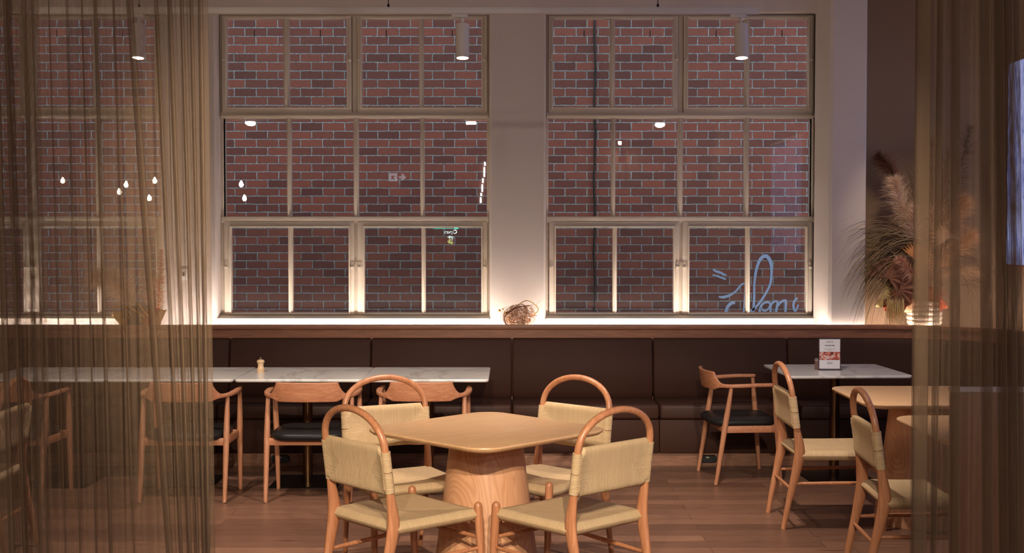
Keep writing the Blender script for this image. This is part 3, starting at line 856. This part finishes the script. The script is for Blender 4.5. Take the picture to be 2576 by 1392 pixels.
# ================================================================ TRACK LIGHTS
TRY = 6.6
tz = at(1288, 27, TRY).z
M['lamp_face'] = emit('lamp_face', (1, .90, .76, 1), 9)
def spot(loc, target, power, ang=70, col=(1, .84, .66), blend=.6, rad=.03, name='spot'):
    l = bpy.data.lights.new(name, 'SPOT'); l.energy = power; l.spot_size = math.radians(ang); l.spot_blend = blend; l.color = col; l.shadow_soft_size = rad
    o = bpy.data.objects.new(name, l); C.objects.link(o); o.location = loc
    d = Vector(target)-Vector(loc); o.rotation_euler = d.to_track_quat('-Z', 'Y').to_euler(); return o
def make_track(y, z, x0, x1, label, wires):
    r = empty('light_track', (0, y, z), label=label, cat='light track')
    bm = BM(); rbox(bm, x0, x1, -.018, .018, -.017, .017, .003); rbox(bm, x0+.01, x1-.01, -.012, .012, -.019, -.012, .001); obj('rail', bm, M['white_metal'], r)
    bm = BM(); rbox(bm, x1-.004, x1+.006, -.019, .019, -.018, .018, .003); obj('end_cap', bm, M['white_metal'], r)
    for x in wires:
        bm = BM(); tube(bm, [(x, 0, .015), (x, 0, CEIL-z)], .0022, n=6); tube(bm, [(x, 0, .015), (x, 0, .035)], .006, n=8); obj('wire', bm, M['plate'], r)
    return r
make_track(TRY, tz, at(90, 27, TRY).x, at(1908, 27, TRY).x, 'white suspended light track in front of the windows', (at(977, 10, TRY).x, at(1655, 10, TRY).x, at(350, 10, TRY).x))
def lamp(x, y, z, label, tilt=8, first=[None]):
    if first[0] is None:
        r = empty('track_spotlight')
        bm = BM(); rbox(bm, -.05, .035, -.014, .014, -.038, -.017, .003); obj('adapter', bm, M['white_metal'], r)
        bm = BM(); tube(bm, [(.008, 0, -.036), (.008, 0, -.075)], .007, n=12); rbox(bm, .0, .016, -.012, .012, -.062, -.05, .002); obj('bracket', bm, M['white_metal'], r)
        bm = BM(); R0, L = .0355, .185
        lathe(bm, [(R0-.004, 0), (R0, -.003), (R0, -L+.001), (R0-.001, -L), (R0-.0035, -L), (R0-.0045, -L+.006)], n=36); b = obj('shade', bm, M['white_metal'], r); b.location = (.008, 0, -.072); b.rotation_euler.x = math.radians(-tilt)
        bm = BM(); lathe(bm, [(R0-.0045, -L+.004), (R0-.0045, -L+.007)], n=32); obj('bulb', bm, M['lamp_face'], b)
        first[0] = r
    else: r = copy_tree(first[0])
    r.location = (x, y, z); tag(r, label, 'spotlight', 'white cylinder spotlights on tracks'); return r
lamps = [(350, 'white cylinder spotlight seen through the left curtain'), (1164, 'white cylinder spotlight hanging in front of the left-centre window'), (1864, 'white cylinder spotlight at the right end of the track')]
for px, lab in lamps: lamp(at(px, 60, TRY).x-.008, TRY, tz, lab)
EXTRA = [(-1.71, 1.0), (-.22, 1.0), (.36, 1.0), (1.68, 1.0)]  # lamps added on the camera side to brighten front chairs and curtains
make_track(1.0, 3.09, -3.2, 3.0, 'added white light track on the camera side of the curtains, out of view', (-2.4, 2.2))  # added track, out of view, carrying the extra lamps
for i, (x, y) in enumerate(EXTRA): lamp(x, y, 3.09, ('added white cylinder spotlight brightening the left curtain', 'added unseen cylinder spotlight brightening the front left chair', 'added unseen cylinder spotlight brightening the front right chair', 'added white cylinder spotlight brightening the right curtain')[i])
KEY = dict(track=75, near=95)
for (px, _), tgt in zip(lamps, ((-2.2, 7.6, 0), (-.35, 7.4, 0), (1.5, 7.6, 0))):
    c = at(px, 146, TRY); spot((c.x, TRY-.03, c.z-.012), tgt, 185, 100, (1, .90, .79), .8, .028, 'track_spot')
for (x, y), tgt, pw in zip(EXTRA, ((-1.6, 3.2, .8), (-.4, 5.3, .6), (.3, 5.3, .6), (1.7, 3.2, .8)), (40, 780, 780, 14)):
    spot((x+.01, y-.03, 3.09-.275), tgt, pw, 40, (1, .87, .68), (.8), .03, 'track_spot')

# ceiling downlights behind the camera (seen mirrored in the panes)
M['down'] = emit('downlight_face', (1, .88, .72, 1), 25)
dl = None
for i, (px, py) in enumerate(((630, 306), (1185, 306), (1660, 310), (1564, 358))):
    Yv = 15.0
    while at(px, py, Yv).z < CEIL-.006 and 2*(FY+.02)-Yv > YB+.3: Yv += .02
    x = at(px, py, Yv).x; y = 2*(FY+.02)-Yv
    if dl is None:
        dl = empty('downlight'); bm = BM(); lathe(bm, [(.115, 0), (.115, -.006), (.10, -.010), (.098, 0)], n=28); obj('trim_ring', bm, M['white_metal'], dl)
        bm = BM(); lathe(bm, [(.097, -.002), (.097, -.005)], n=28); obj('diffuser', bm, M['down'], dl); o = dl
    else: o = copy_tree(dl)
    o.location = (x, y, CEIL)
    tag(o, 'round ceiling downlight ' + ('mirrored in the leftmost pane of the left-centre window', 'mirrored in the rightmost pane of the left-centre window', 'mirrored high in the window right of the pier', 'mirrored lower in the window right of the pier')[i], 'downlight', 'ceiling downlights mirrored in the windows')
    l = bpy.data.lights.new('downlight_lamp', 'AREA'); l.shape = 'DISK'; l.size = .19; l.energy = 84; l.color = (1, .91, .84)
    lo = bpy.data.objects.new('downlight_lamp', l); C.objects.link(lo); lo.location = (x, y, CEIL-.035); lo.rotation_euler = (math.radians(28), 0, 0)

# added downlight, out of view, to brighten the dried flowers
o = copy_tree(dl); o.location = (2.95, 7.7, CEIL); tag(o, 'added unseen ceiling downlight brightening the flower corner at the right', 'downlight')
spot((2.95, 7.7, CEIL-.03), (3.2, 9.6, 1.5), 130, 33, (1, .80, .58), .8, .05, 'downlight_lamp')

# bare bulbs over the left side (seen mirrored in the panes)
M['bulb'] = emit('bulb_glow', (1, .78, .5, 1), 150)
pl = None
for i, (px, py) in enumerate(((160, 456), (319, 466), (302, 484), (391, 456), (377, 500), (608, 465), (616, 500))):
    Y = 4.5 + .25*(i % 3); Yv = 2*(FY+.02)-Y; x = (px-1288)/F*Yv; z = HC+(600-py)/F*Yv
    r = empty('pendant_bulb', (x, Y, z)); tag(r, 'bare glowing bulb pendant mirrored in the ' + ('left panes, leftmost of its cluster', 'left panes, upper of the middle pair', 'left panes, lower of the middle pair', 'left panes, upper right of its cluster', 'left panes, lowest of its cluster', 'open window pane, upper of two', 'open window pane, lower of two')[i], 'pendant light', 'bare bulb pendants over the left seating')
    if pl is None:
        bm = BM(); lathe(bm, [(.002, -.032), (.018, -.026), (.029, -.006), (.027, .012), (.014, .032), (.011, .05)], n=20); pl = bm_o = obj('bulb', bm, M['bulb'], r, smooth=60)
    else: c = pl.copy(); C.objects.link(c); c.parent = r
    bm = BM(); tube(bm, [(0, 0, .085), (0, 0, CEIL-z)], .003, n=6); lathe(bm, [(.013, .048), (.015, .09), (.004, .095)], n=14); obj('cord', bm, M['black'], r)

# exit sign hung by the curtain line, facing the windows
ex = empty('exit_sign', ((998-1288)/F*16.4, 3.4, HC+(600-445)/F*16.4), label='hanging exit sign with running figure and arrow, mirrored in the pane', cat='exit sign')
bm = BM(); rbox(bm, -.135, .135, -.01, .0, -.075, .075, .006); rbox(bm, -.15, .15, -.03, .02, .075, .11, .006); obj('panel', bm, mat('sign_green', srgb(40, 60, 56), .4), ex)
bm = BM(); box(bm, -.115, -.005, .0005, .003, -.055, .055); obj('figure_panel', bm, emit('sign_white', (.8, .85, 1, 1), 3.2), ex, smooth=0)
bm = BM()
for a, b, rr in (((-.06, .035), (-.06, .036), .011), ((-.062, .02), (-.068, -.008), .009), ((-.068, -.008), (-.045, -.028), .007), ((-.045, -.028), (-.05, -.05), .006), ((-.068, -.008), (-.088, -.04), .007), ((-.062, .018), (-.035, .006), .005), ((-.064, .016), (-.09, .004), .005)):
    tube(bm, [(a[0], .005, a[1]), (b[0], .005, b[1]+1e-4)], rr, n=8, ref=(0, 1, 0))
obj('figure', bm, M['black'], ex)
bm = BM(); prism(bm, [(0, 0), (1, 0), (1, 1)], 0, 1); bm.clear()
pts = [(.015, .014), (.06, .014), (.045, .045), (.07, .045), (.115, 0), (.07, -.045), (.045, -.045), (.06, -.014), (.015, -.014)]
rings(bm, [[(x, .0005, z) for x, z in pts], [(x, .003, z) for x, z in pts]]); obj('arrow', bm, emit('arrow_white', (.8, .85, 1, 1), 3.2), ex, smooth=0)

# shop sign far behind the camera, seen mirrored
YS = YB+.002; Yv = 2*(FY+.02)-YS; k = Yv/F
sg = empty('neon_sign', ((1134-1288)*k, YS, HC+(600-595)*k), label='lit green and white open sign mirrored in the lower pane', cat='sign')
g1 = emit('sign_green_glow', (.03, .9, .6, 1), 16); g2 = emit('sign_white_glow', (.72, 1, .95, 1), 42); g3 = emit('sign_yellow_glow', (.85, 1, .25, 1), 30)
bm = BM(); box(bm, -.24, .24, -.04, 0, -.22, .22); obj('board', bm, M['black'], sg, smooth=0)
bm = BM(); rbox(bm, -41*k, 19*k, .0, .02, 18.5*k, 21.5*k, .003); obj('neon_bar', bm, g1, sg)
text_mesh('Open', 14*k, (0, .004, 11*k), (PI/2, 0, PI), g2, 'lettering', sg, .002, bold=.0012)
def logo(flip, m_):
    bm = BM(); sg_ = -1 if flip else 1; n = 16; cz = 3.6; out = []; inn = []
    for i in range(n+1):
        a = math.radians(105 - 205*i/n); out.append((6.6*math.cos(a)*1.15, cz+5.6*math.sin(a))); inn.append((2.6*math.cos(a)*1.15, cz+2.0*math.sin(a)))
    def v(p, y): return bm.verts.new((sg_*p[0]*k, y, -9*k + sg_*p[1]*k))
    O = [v(p, .012) for p in out]; I = [v(p, .012) for p in inn]
    for i in range(n): bm.faces.new((O[i], O[i+1], I[i+1], I[i]))
    h = [v(p, .012) for p in ((-1.2, cz+8.6), (-1.2, cz-1.0), (-8.6, cz+3.8))]; bm.faces.new(h)
    bmesh.ops.solidify(bm, geom=list(bm.faces), thickness=.006)
    obj('logo_arrow', bm, m_, sg, smooth=0)
logo(False, g2); logo(True, g3)
lt = empty('light_tube', ((1214-1288)*k, YS, HC), label='vertical row of short white tubes mirrored at the window edge', cat='light')
M['tube'] = emit('tube_white', (.9, .95, 1, 1), 30)
for a, b in ((408, 418), (421, 446), (449, 461), (464, 483), (486, 494), (497, 511)):
    x = (1220-(a-408)*.12-1214)*k
    bm = BM(); rbox(bm, x-2.2*k, x+2.2*k, 0, .03, (600-b)*k, (600-a)*k, .006); obj('tube_segment', bm, M['tube'], lt)

# ================================================================ DRIED FLOWERS
def strand(bm, p, d, L, w, droop=.3, n=5, curl=None):
    """thin tapering blade starting at p in direction d"""
    d = Vector(d).normalized(); p = Vector(p); side = d.cross(Vector((R.uniform(-1, 1), R.uniform(-1, 1), R.uniform(-.3, .3)))).normalized()
    prev = None; pos_ = p.copy()
    for i in range(n+1):
        t = i/n; ww = w*(1-t)**.6*(.4+.6*min(1, t*5)) if n > 3 else w*(1-t)
        a = bm.verts.new(pos_+side*ww/2); b = bm.verts.new(pos_-side*ww/2)
        if prev: bm.faces.new((prev[0], prev[1], b, a))
        prev = (a, b)
        d = (d + Vector((0, 0, -droop/n)) + (Vector(curl)/n if curl else Vector())).normalized()
        pos_ = pos_ + d*L/n
def plume(name, parent, base, tip, width, m, n=420, w=.0032, bend=(0, 0, 0), stem_m=None, hair=.10):
    base, tip = Vector(base), Vector(tip); mid = (base+tip)/2+Vector(bend)
    pts = spline([tuple(base), tuple(mid), tuple(tip)], 12)
    bm = BM(); tube(bm, pts, [.003]*len(pts), n=5)
    for i in range(n):
        t = .12+.88*R.random()**.85; j = t*(len(pts)-1); q = Vector(pts[int(j)])
        ax = (Vector(pts[min(int(j)+1, len(pts)-1)])-Vector(pts[max(int(j)-1, 0)])).normalized()
        rd = Vector((R.gauss(0, 1), R.gauss(0, 1), R.gauss(0, 1))); rd -= rd.dot(ax)*ax; rd.normalize()
        prof = math.sin(PI*min(1, t*.82+.1))**.8
        strand(bm, q, ax*R.uniform(.35, 1.4)+rd*R.uniform(.35, 1.0), hair*R.uniform(.6, 1.25)*prof*(width/.08), w*R.uniform(.7, 1.3), R.uniform(.1, .7), 4)
    return obj(name, bm, m, parent, smooth=0)
def fabric_leaf(name, parent, c, nrm, size, m, ruffle=.2, n=20, fan=PI*1.2, a0=0, teeth=0):
    """ruffled dried leaf / fan"""
    c = Vector(c); nz = Vector(nrm).normalized(); ux = nz.cross(Vector((0, 0, 1))).normalized(); uz = ux.cross(nz)
    bm = BM(); prev = None; th = .0015
    for i in range(n+1):
        a = a0 + fan*(i/n-.5); row = []
        for j in range(6):
            r = size*j/5
            if teeth and j >= 3: r *= (1 if i % 2 else 1-.14*(j-2))
            wv = ruffle*size*(j/5)**1.5*math.sin(i*PI*(1 if teeth else .55)+j*.3)*(.35 if teeth else 1)
            p = c + ux*math.sin(a)*r + uz*math.cos(a)*r + nz*(wv - .25*size*(j/5)**2)
            row.append(bm.verts.new(p))
        if prev:
            for j in range(5):
                bm.faces.new((prev[j], prev[j+1], row[j+1], row[j]))
        prev = row
    o = obj(name, bm, m, parent, smooth=60)
    md = o.modifiers.new('thickness', 'SOLIDIFY'); md.thickness = th
    return o
def drymat(name, c, var=.35):
    m = mat(name, c, .85, spec=.15); t = NT(m)
    n = t.noise(t.coords('Object'), 30, 4, .6); t.l(t.mix(t.math('MULTIPLY', n, var*1.6), c, scl(c, .45)), t.b.inputs['Base Color'])
    t.b.inputs['Subsurface Weight'].default_value = 0; return m
D = {k: drymat('dried_'+k, srgb(*c)) for k, c in dict(cream=(242, 208, 176), pink=(236, 184, 154), reed=(120, 76, 54), olive=(142, 118, 88), leafbrown=(150, 104, 82), yellow=(238, 208, 146), rust=(176, 84, 56), palm=(206, 142, 92), orange=(226, 168, 118), dark=(74, 56, 44), gold=(206, 160, 84), tan=(206, 162, 126)).items()}
D['vase'] = mat('cream_ceramic', srgb(214, 190, 164), .5)

# large arrangement in the right corner
FYc = 9.62; P = lambda px, py, y=FYc: at(px, py, y)
fl = empty('dried_flower_arrangement', (P(2325, 820).x, FYc, .92), label='large arrangement of dried grasses and pampas plumes in the right corner', cat='flower arrangement')
off = -Vector(fl.location)
def Q(px, py, y=FYc): return P(px, py, y)+off
bm = BM(); prof = [(.08, 0), (.10, .002)]
for i in range(7):
    z = .01+i*.036; r = .112+.022*math.sin(i/6*PI*.9)
    prof += [(r-.008, z), (r, z+.006), (r+.001, z+.018), (r, z+.028), (r-.008, z+.034)]
prof += [(.10, .262), (.07, .266), (.06, .24)]
lathe(bm, prof, n=40); obj('vase', bm, D['vase'], fl, smooth=60)
hub = Q(2318, 640)
bm = BM()
for i in range(330):       # arching grass to the left
    t = R.random()
    tx, ty = 2110+R.random()**1.2*150, 500+R.random()*250
    strand(bm, hub+Vector((R.uniform(-.12, .02), R.uniform(-.05, .05), R.uniform(-.16, .12))), Vector((-R.uniform(.6, 1.1), R.uniform(-.35, .15), R.uniform(.1, 1.15))), R.uniform(.50, .86), R.uniform(.008, .017), R.uniform(1.6, 3.3), 12)
for i in range(45):
    strand(bm, hub+Vector((R.uniform(-.14, 0), R.uniform(-.05, .03), R.uniform(-.2, -.05))), Vector((-1, R.uniform(-.4, .1), R.uniform(-.2, .5))), R.uniform(.45, .75), R.uniform(.005, .009), R.uniform(1.2, 2.6), 10)
g = obj('grass_blades', bm, D['olive'], fl, smooth=0); g['kind'] = 'stuff'
plume('pampas_plume', fl, Q(2330, 640), Q(2248, 452, FYc-.1), .13, D['cream'], 1190, .0026, (-.06, 0, .08), hair=0.099)
plume('pampas_plume', fl, Q(2330, 660), Q(2300, 520, FYc-.12), .12, D['cream'], 850, .0026, (-.04, 0, .0), hair=0.092)
bm = BM(); s_ = spline([tuple(Q(2325, 640)), tuple(Q(2300, 560)), tuple(Q(2262, 478))], 8); tube(bm, s_, [.003]*len(s_), n=5); obj('reed_stem', bm, D['reed'], fl)
plume('reed_plume', fl, Q(2266, 490), Q(2208, 392), .12, D['reed'], 900, .0034, (.015, 0, .03), hair=.085)
plume('pampas_plume', fl, Q(2320, 700, FYc-.1), Q(2262, 650, FYc-.2), .10, D['pink'], 714, .0026, (0, 0, -.03), hair=0.086)
plume('pampas_plume', fl, Q(2340, 640), Q(2345, 520), .13, D['pink'], 714, .0026, hair=0.092)
plume('pampas_plume', fl, Q(2350, 660), Q(2425, 500), .15, D['orange'], 1105, .0026, (0, 0, .06), hair=0.106)
plume('pampas_plume', fl, Q(2350, 690), Q(2445, 590), .13, D['orange'], 850, .0026, (.03, 0, .05), hair=0.099)
plume('pampas_plume', fl, Q(2350, 690), Q(2400, 560, FYc-.1), .13, D['tan'], 714, .0026, (.03, 0, .05), hair=0.099)
plume('pampas_plume', fl, Q(2350, 700), Q(2478, 690), .11, D['tan'], 816, .0026, (.0, 0, .05), hair=0.086)
plume('reed_plume', fl, Q(2350, 640), Q(2440, 318), .10, D['dark'], 420, .0036, (.02, 0, .0), hair=.13)
plume('reed_plume', fl, Q(2345, 640), Q(2345, 345), .09, D['reed'], 380, .0036, (.0, 0, .0), hair=.12)
plume('reed_plume', fl, Q(2345, 640), Q(2390, 380), .10, D['reed'], 380, .0036, (.0, 0, .0), hair=.12)
for (px, py, s, m, rf, fan, a0, y) in ((2235, 700, .16, 'leafbrown', .18, PI*1.3, -.6, -.18), (2262, 730, .14, 'leafbrown', .22, PI*1.2, -2.2, -.2), (2222, 735, .12, 'yellow', .2, PI*1.1, -2.0, -.14), (2285, 745, .13, 'tan', .2, PI*1.3, 2.6, -.15), (2330, 720, .15, 'leafbrown', .2, PI*1.4, .6, -.14), (2250, 765, .09, 'rust', .25, PI, 3.0, -.16), (2360, 740, .13, 'rust', .25, PI, 2.2, -.12)):
    fabric_leaf('dried_leaf', fl, Q(px, py, FYc+y*.8), (R.uniform(-.4, .2), -1, R.uniform(-.1, .4)), s, D[m], rf, 26, fan, a0)
fabric_leaf('palm_fan', fl, Q(2305, 655, FYc-.2), (-.2, -1, .1), .165, D['palm'], .10, 46, PI*1.35, -1.2, teeth=1)
fabric_leaf('palm_fan', fl, Q(2385, 600, FYc-.1), (.2, -1, .2), .15, D['tan'], .14, 26, PI*1.2, .3, teeth=1)
bm = BM()
for i in range(170):       # hanging yellow fringe
    c = Q(R.uniform(2232, 2275), R.uniform(745, 770), FYc-.16+R.uniform(-.03, .03)); strand(bm, c, (R.uniform(-.25, .15), R.uniform(-.15, .1), -1), R.uniform(.12, .22), .0045, .2, 5)
obj('hanging_fringe', bm, D['yellow'], fl, smooth=0)['kind'] = 'stuff'
bm = BM()
for i in range(260):       # rust moss
    c = Q(R.uniform(2255, 2380), R.uniform(725, 770), FYc-.1+R.uniform(-.06, .06)); strand(bm, c, (R.uniform(-1, 1), R.uniform(-1, .3), R.uniform(-1, .5)), R.uniform(.04, .09), .004, .3, 4)
obj('rust_tuft', bm, D['rust'], fl, smooth=0)['kind'] = 'stuff'
bm = BM()
for i in range(60):        # wispy stems on top and to the right
    strand(bm, Q(R.uniform(2300, 2400), R.uniform(480, 600)), (R.uniform(-.5, .6), R.uniform(-.2, .2), 1), R.uniform(.25, .55), .0035, R.uniform(.2, 1.6), 9)
for i in range(60):
    strand(bm, Q(R.uniform(2400, 2480), R.uniform(640, 720)), (R.uniform(0, 1), R.uniform(-.4, .2), R.uniform(-1, .4)), R.uniform(.12, .35), .0032, R.uniform(.5, 2), 8)
obj('fine_stems', bm, D['dark'], fl, smooth=0)['kind'] = 'stuff'

# left arrangement behind the curtain
f2 = empty('dried_flower_arrangement', (P(350, 820).x, FYc, .92), label='dried arrangement with a cream pampas plume leaning left behind the left curtain', cat='flower arrangement')
off = -Vector(f2.location)
bm = BM(); lathe(bm, [(.07, 0), (.11, .02), (.135, .09), (.13, .16), (.10, .21), (.08, .23)], n=30); obj('dark_pot', bm, mat('dark_pot', srgb(64, 44, 36), .6), f2, smooth=60)
plume('pampas_plume', f2, Q(345, 785, FYc-.05), Q(240, 695, FYc-.12), .14, D['cream'], 1530, .0026, (0, 0, .09), hair=0.112)
plume('pampas_plume', f2, Q(345, 780, FYc-.05), Q(285, 690, FYc-.05), .14, D['cream'], 1020, .0026, (0, 0, .02), hair=0.099)
plume('pampas_plume', f2, Q(370, 775), Q(385, 700), .10, D['pink'], 442, .0026, hair=0.073)
plume('reed_plume', f2, Q(398, 800), Q(406, 628), .07, D['rust'], 700, .0034, hair=.075)
for (px, py, s, m, a0) in ((315, 800, .10, 'rust', -1.5), (300, 815, .11, 'gold', -1.0), (405, 812, .11, 'orange', 1.4), (385, 800, .09, 'rust', 1.0)):
    fabric_leaf('dried_leaf', f2, Q(px, py, FYc-.12), (R.uniform(-.3, .3), -1, .3), s, D[m], .22, 20, PI*1.1, a0)
for a in (0, 1, 2):
    bm = BM(); c = [tuple(Q(300+a*28, 812, FYc-.12)), tuple(Q(285+a*30, 780-a*8, FYc-.13)), tuple(Q(310+a*30, 772+a*10, FYc-.13)), tuple(Q(335+a*28, 800, FYc-.12))]
    s = spline(c, 8); tube(bm, s, [.0045]*len(s), n=6); obj('vine_tendril', bm, D['gold'], f2)

# small nest of dried heads on the central pier
f3 = empty('dried_flower_arrangement', (P(1312, 820).x, FYc, .92), label='small round cluster of dried flower heads and twisted vines on the central pier ledge', cat='flower arrangement')
off = -Vector(f3.location); cen = Q(1308, 797)
bm = BM(); lathe(bm, [(.05, 0), (.075, .01), (.08, .06), (.07, .09)], n=24); obj('bowl', bm, D['vase'], f3, smooth=60)
bm = BM()
for i in range(520):
    v = Vector((R.gauss(0, 1), R.gauss(0, 1), R.gauss(0, 1))).normalized(); r = R.uniform(.55, 1)
    c = cen + Vector((v.x*.128*r, v.y*.09*r, v.z*.098*r)); s = R.uniform(.008, .016)
    ux = Vector((R.gauss(0, 1), R.gauss(0, 1), R.gauss(0, 1))).normalized(); uy = ux.cross(v).normalized()
    for a in range(4):
        aa = a*PI/2+R.random(); d = ux*math.cos(aa)+uy*math.sin(aa); e = ux*math.cos(aa+.7)+uy*math.sin(aa+.7)
        bm.faces.new([bm.verts.new(q) for q in (c, c+d*s, c+(d+e)*s*.62+v*s*.3, c+e*s)])
def petals():
    m = mat('dried_petals', (1, 1, 1, 1), .8); t = NT(m); n = t.noise(t.coords('Object'), 42, 3, .7)
    t.l(t.ramp(n, [(.36, srgb(120, 66, 44)), (.5, srgb(190, 140, 104)), (.64, srgb(238, 214, 190))]), t.b.inputs['Base Color']); return m
obj('flower_heads', bm, petals(), f3, smooth=0)['kind'] = 'stuff'
for i in range(22):
    c = []; a0 = R.uniform(-.3, 3.0); ry = R.uniform(.55, 1.08); cx_ = R.uniform(-.02, .02)
    for k_ in range(5):
        a = a0+k_*.7; c.append(tuple(cen+Vector((cx_+.125*ry*math.cos(a)+R.uniform(-.012, .012), R.uniform(-.10, -.03), .10*ry*math.sin(a)+R.uniform(-.025, .02)))))
    c = [(x, y, max(z, .04)) for x, y, z in c]
    bm = BM(); s = spline(c, 5); tube(bm, s, [.0017]*len(s), n=5); obj('vine_tendril', bm, D['tan' if i % 2 else 'reed'], f3)
bm = BM(); s = spline([tuple(Q(1305, 766, FYc-.03)), tuple(Q(1325, 757, FYc-.03)), tuple(Q(1345, 766, FYc-.03)), tuple(Q(1354, 780, FYc-.03)), tuple(Q(1343, 792, FYc-.02))], 6); tube(bm, s, [.003, .004]*(len(s)//2)+[.004]*(len(s) % 2), n=5); obj('vine_tendril', bm, D['gold'], f3)
for px, py, s_ in ((1257, 782, .011), (1265, 778, .007), (1273, 788, .011)):
    bm = BM(); c = Q(px, py, FYc-.03); bmesh.ops.create_icosphere(bm, subdivisions=2, radius=s_, matrix=Matrix.Translation(c))
    base = Q(1280, 812, FYc-.03); tube(bm, [tuple(c), tuple((c+base)/2+Vector((.006, 0, 0))), tuple(base)], .0012, n=5); obj('seed_head', bm, D['gold'], f3)
bm = BM()
for i in range(40): strand(bm, Q(R.uniform(1335, 1352), R.uniform(765, 800), FYc-.03), (R.uniform(.2, 1), R.uniform(-.3, .3), R.uniform(-.5, 1)), R.uniform(.03, .09), .0012, R.uniform(-2, 2), 7)
obj('fine_stems', bm, D['gold'], f3, smooth=0)['kind'] = 'stuff'

# ================================================================ SHEER CURTAINS
CY = 3.2
def curtain(name, path_at, z0, z1, m, label, nz=40):
    """path_at(z) -> plan polyline [(x, y)]"""
    me = bpy.data.meshes.new(name); verts = []; faces = []; uvs = []
    rows = []
    for j in range(nz+1):
        z = z0+(z1-z0)*j/nz; pl_ = path_at(z); L = 0; row = []
        for i, (x, y) in enumerate(pl_):
            if i: L += math.hypot(x-pl_[i-1][0], y-pl_[i-1][1])
            verts.append((x, y, z)); row.append((L, z))
        rows.append(row)
    n = len(rows[0])
    ref = [u for u, _ in rows[nz//2]]
    for j in range(nz):
        for i in range(n-1): faces.append((j*n+i, j*n+i+1, (j+1)*n+i+1, (j+1)*n+i))
    me.from_pydata(verts, [], faces); uv = me.uv_layers.new(name='UVMap')
    for p in me.polygons:
        for li in p.loop_indices:
            vi = me.loops[li].vertex_index; j, i = divmod(vi, n); uv.data[li].uv = (ref[i], z0+(z1-z0)*j/nz)
    me.shade_smooth(); me.materials.append(m)
    o = bpy.data.objects.new(name, me); C.objects.link(o); tag(o, label, 'curtain'); return o

def fold_path(x0, x1, folds, seed):
    """folds: (px at picture top, px at picture bottom, width px, depth m, loops)"""
    RR = random.Random(seed); ph = [RR.uniform(0, 6) for _ in range(4)]
    k = CY/F
    def path(z):
        t = (z - .95)/(2.35-.95)           # 0 near picture bottom, 1 near picture top
        ctrl = []
        fs = []
        for (pt, pb, w, dep) in folds:
            px = pb + (pt-pb)*t; fs.append(((px-1288)*k, w*k, dep))
        fs.sort()
        pts = [(x0(t), CY)]
        for (xc, w, dep) in fs:
            pts += [(xc-w*.5, CY-dep*.2), (xc+w*.5, CY-dep), (xc+w*.35, CY-dep*1.35), (xc-w*.45, CY-dep*.6), (xc-w*.5, CY+dep*.3), (xc+w*.42, CY+dep*.15)]
        pts.append((x1(t), CY+.005))
        # fill long gaps with gentle ripples
        out = [pts[0]]
        for gi, (a, b) in enumerate(zip(pts, pts[1:])):
            dx = b[0]-a[0]
            if gi % 6 == 0:
                n = 16
                for i in range(1, n):
                    u = i/n; x = a[0]+dx*u
                    out.append((x, a[1]+(b[1]-a[1])*u + (.012*math.sin(x*48+ph[0]) + .011*math.sin(x*150+ph[1]+z*.5))*math.sin(PI*u)))
            out.append(b)
        return spline(out, 5)
    return path
kx = CY/F
# left curtain
foldsL = [(-260, -230, 26, .03), (-180, -150, 26, .03), (-90, -60, 26, .035), (2, 28, 22, .03), (28, 60, 16, .03), (90, 112, 7, .010), (132, 158, 6, .012), (178, 196, 9, .012), (214, 236, 6, .010), (250, 274, 13, .02), (292, 330, 7, .010), (334, 420, 22, .03),
          (402, 452, 14, .03), (436, 474, 16, .03), (468, 496, 14, .035), (492, 512, 14, .035), (514, 522, 16, .03)]
curtain('sheer_curtain', fold_path(lambda t: -2.3, lambda t: (534-7*t-1288)*kx, foldsL, 3), .02, CEIL-.02, M['sheer'], 'sheer brown linen curtain hanging at the left of the picture')
foldsL2 = [(-230, -200, 30, .03), (-120, -90, 30, .03), (-20, 5, 20, .02), (20, 45, 16, .02)]
o = curtain('sheer_curtain', fold_path(lambda t: -2.3, lambda t: (52+(1-t)*18-1288)*kx, foldsL2, 5), .02, CEIL-.02, M['sheer'], 'second sheer curtain panel overlapping at the far left edge')
o.location.y = .14
foldsR = [(2314, 2316, 26, .02), (2355, 2352, 7, .02), (2391, 2402, 11, .03), (2462, 2486, 13, .03), (2496, 2525, 9, .03), (2514, 2548, 13, .035), (2535, 2566, 9, .03), (2640, 2700, 22, .03), (2720, 2790, 22, .03), (2800, 2870, 22, .03)]
curtain('sheer_curtain', fold_path(lambda t: (2298-1288)*kx, lambda t: 2.2, foldsR, 9), .02, CEIL-.02, M['sheer'], 'sheer brown linen curtain hanging at the right of the picture')
rail = BM(); rbox(rail, -2.5, 2.4, CY-.02, CY+.02, CEIL-.03, CEIL, .003); o = obj('curtain_rail', rail, M['white_metal']); tag(o, 'white ceiling rail carrying the sheer curtains', 'curtain rail')

# ================================================================ CAMERA, WORLD
cam = bpy.data.cameras.new('camera'); cam.sensor_width = 36; cam.lens = F/2576*36; cam.clip_end = 200
co = bpy.data.objects.new('camera', cam); C.objects.link(co); co.location = (0, 0, HC); co.rotation_euler = (PI/2-PITCH, 0, 0)
bpy.context.scene.camera = co
wd = bpy.data.worlds.new('dusk_sky'); bpy.context.scene.world = wd; wd.use_nodes = True
bg = wd.node_tree.nodes['Background']; bg.inputs[0].default_value = (.84, .90, 1.0, 1); bg.inputs[1].default_value = 1.5
s = bpy.context.scene
s.view_settings.view_transform = 'Standard'; s.view_settings.look = 'None'; s.view_settings.exposure = 0.0; s.view_settings.gamma = 1
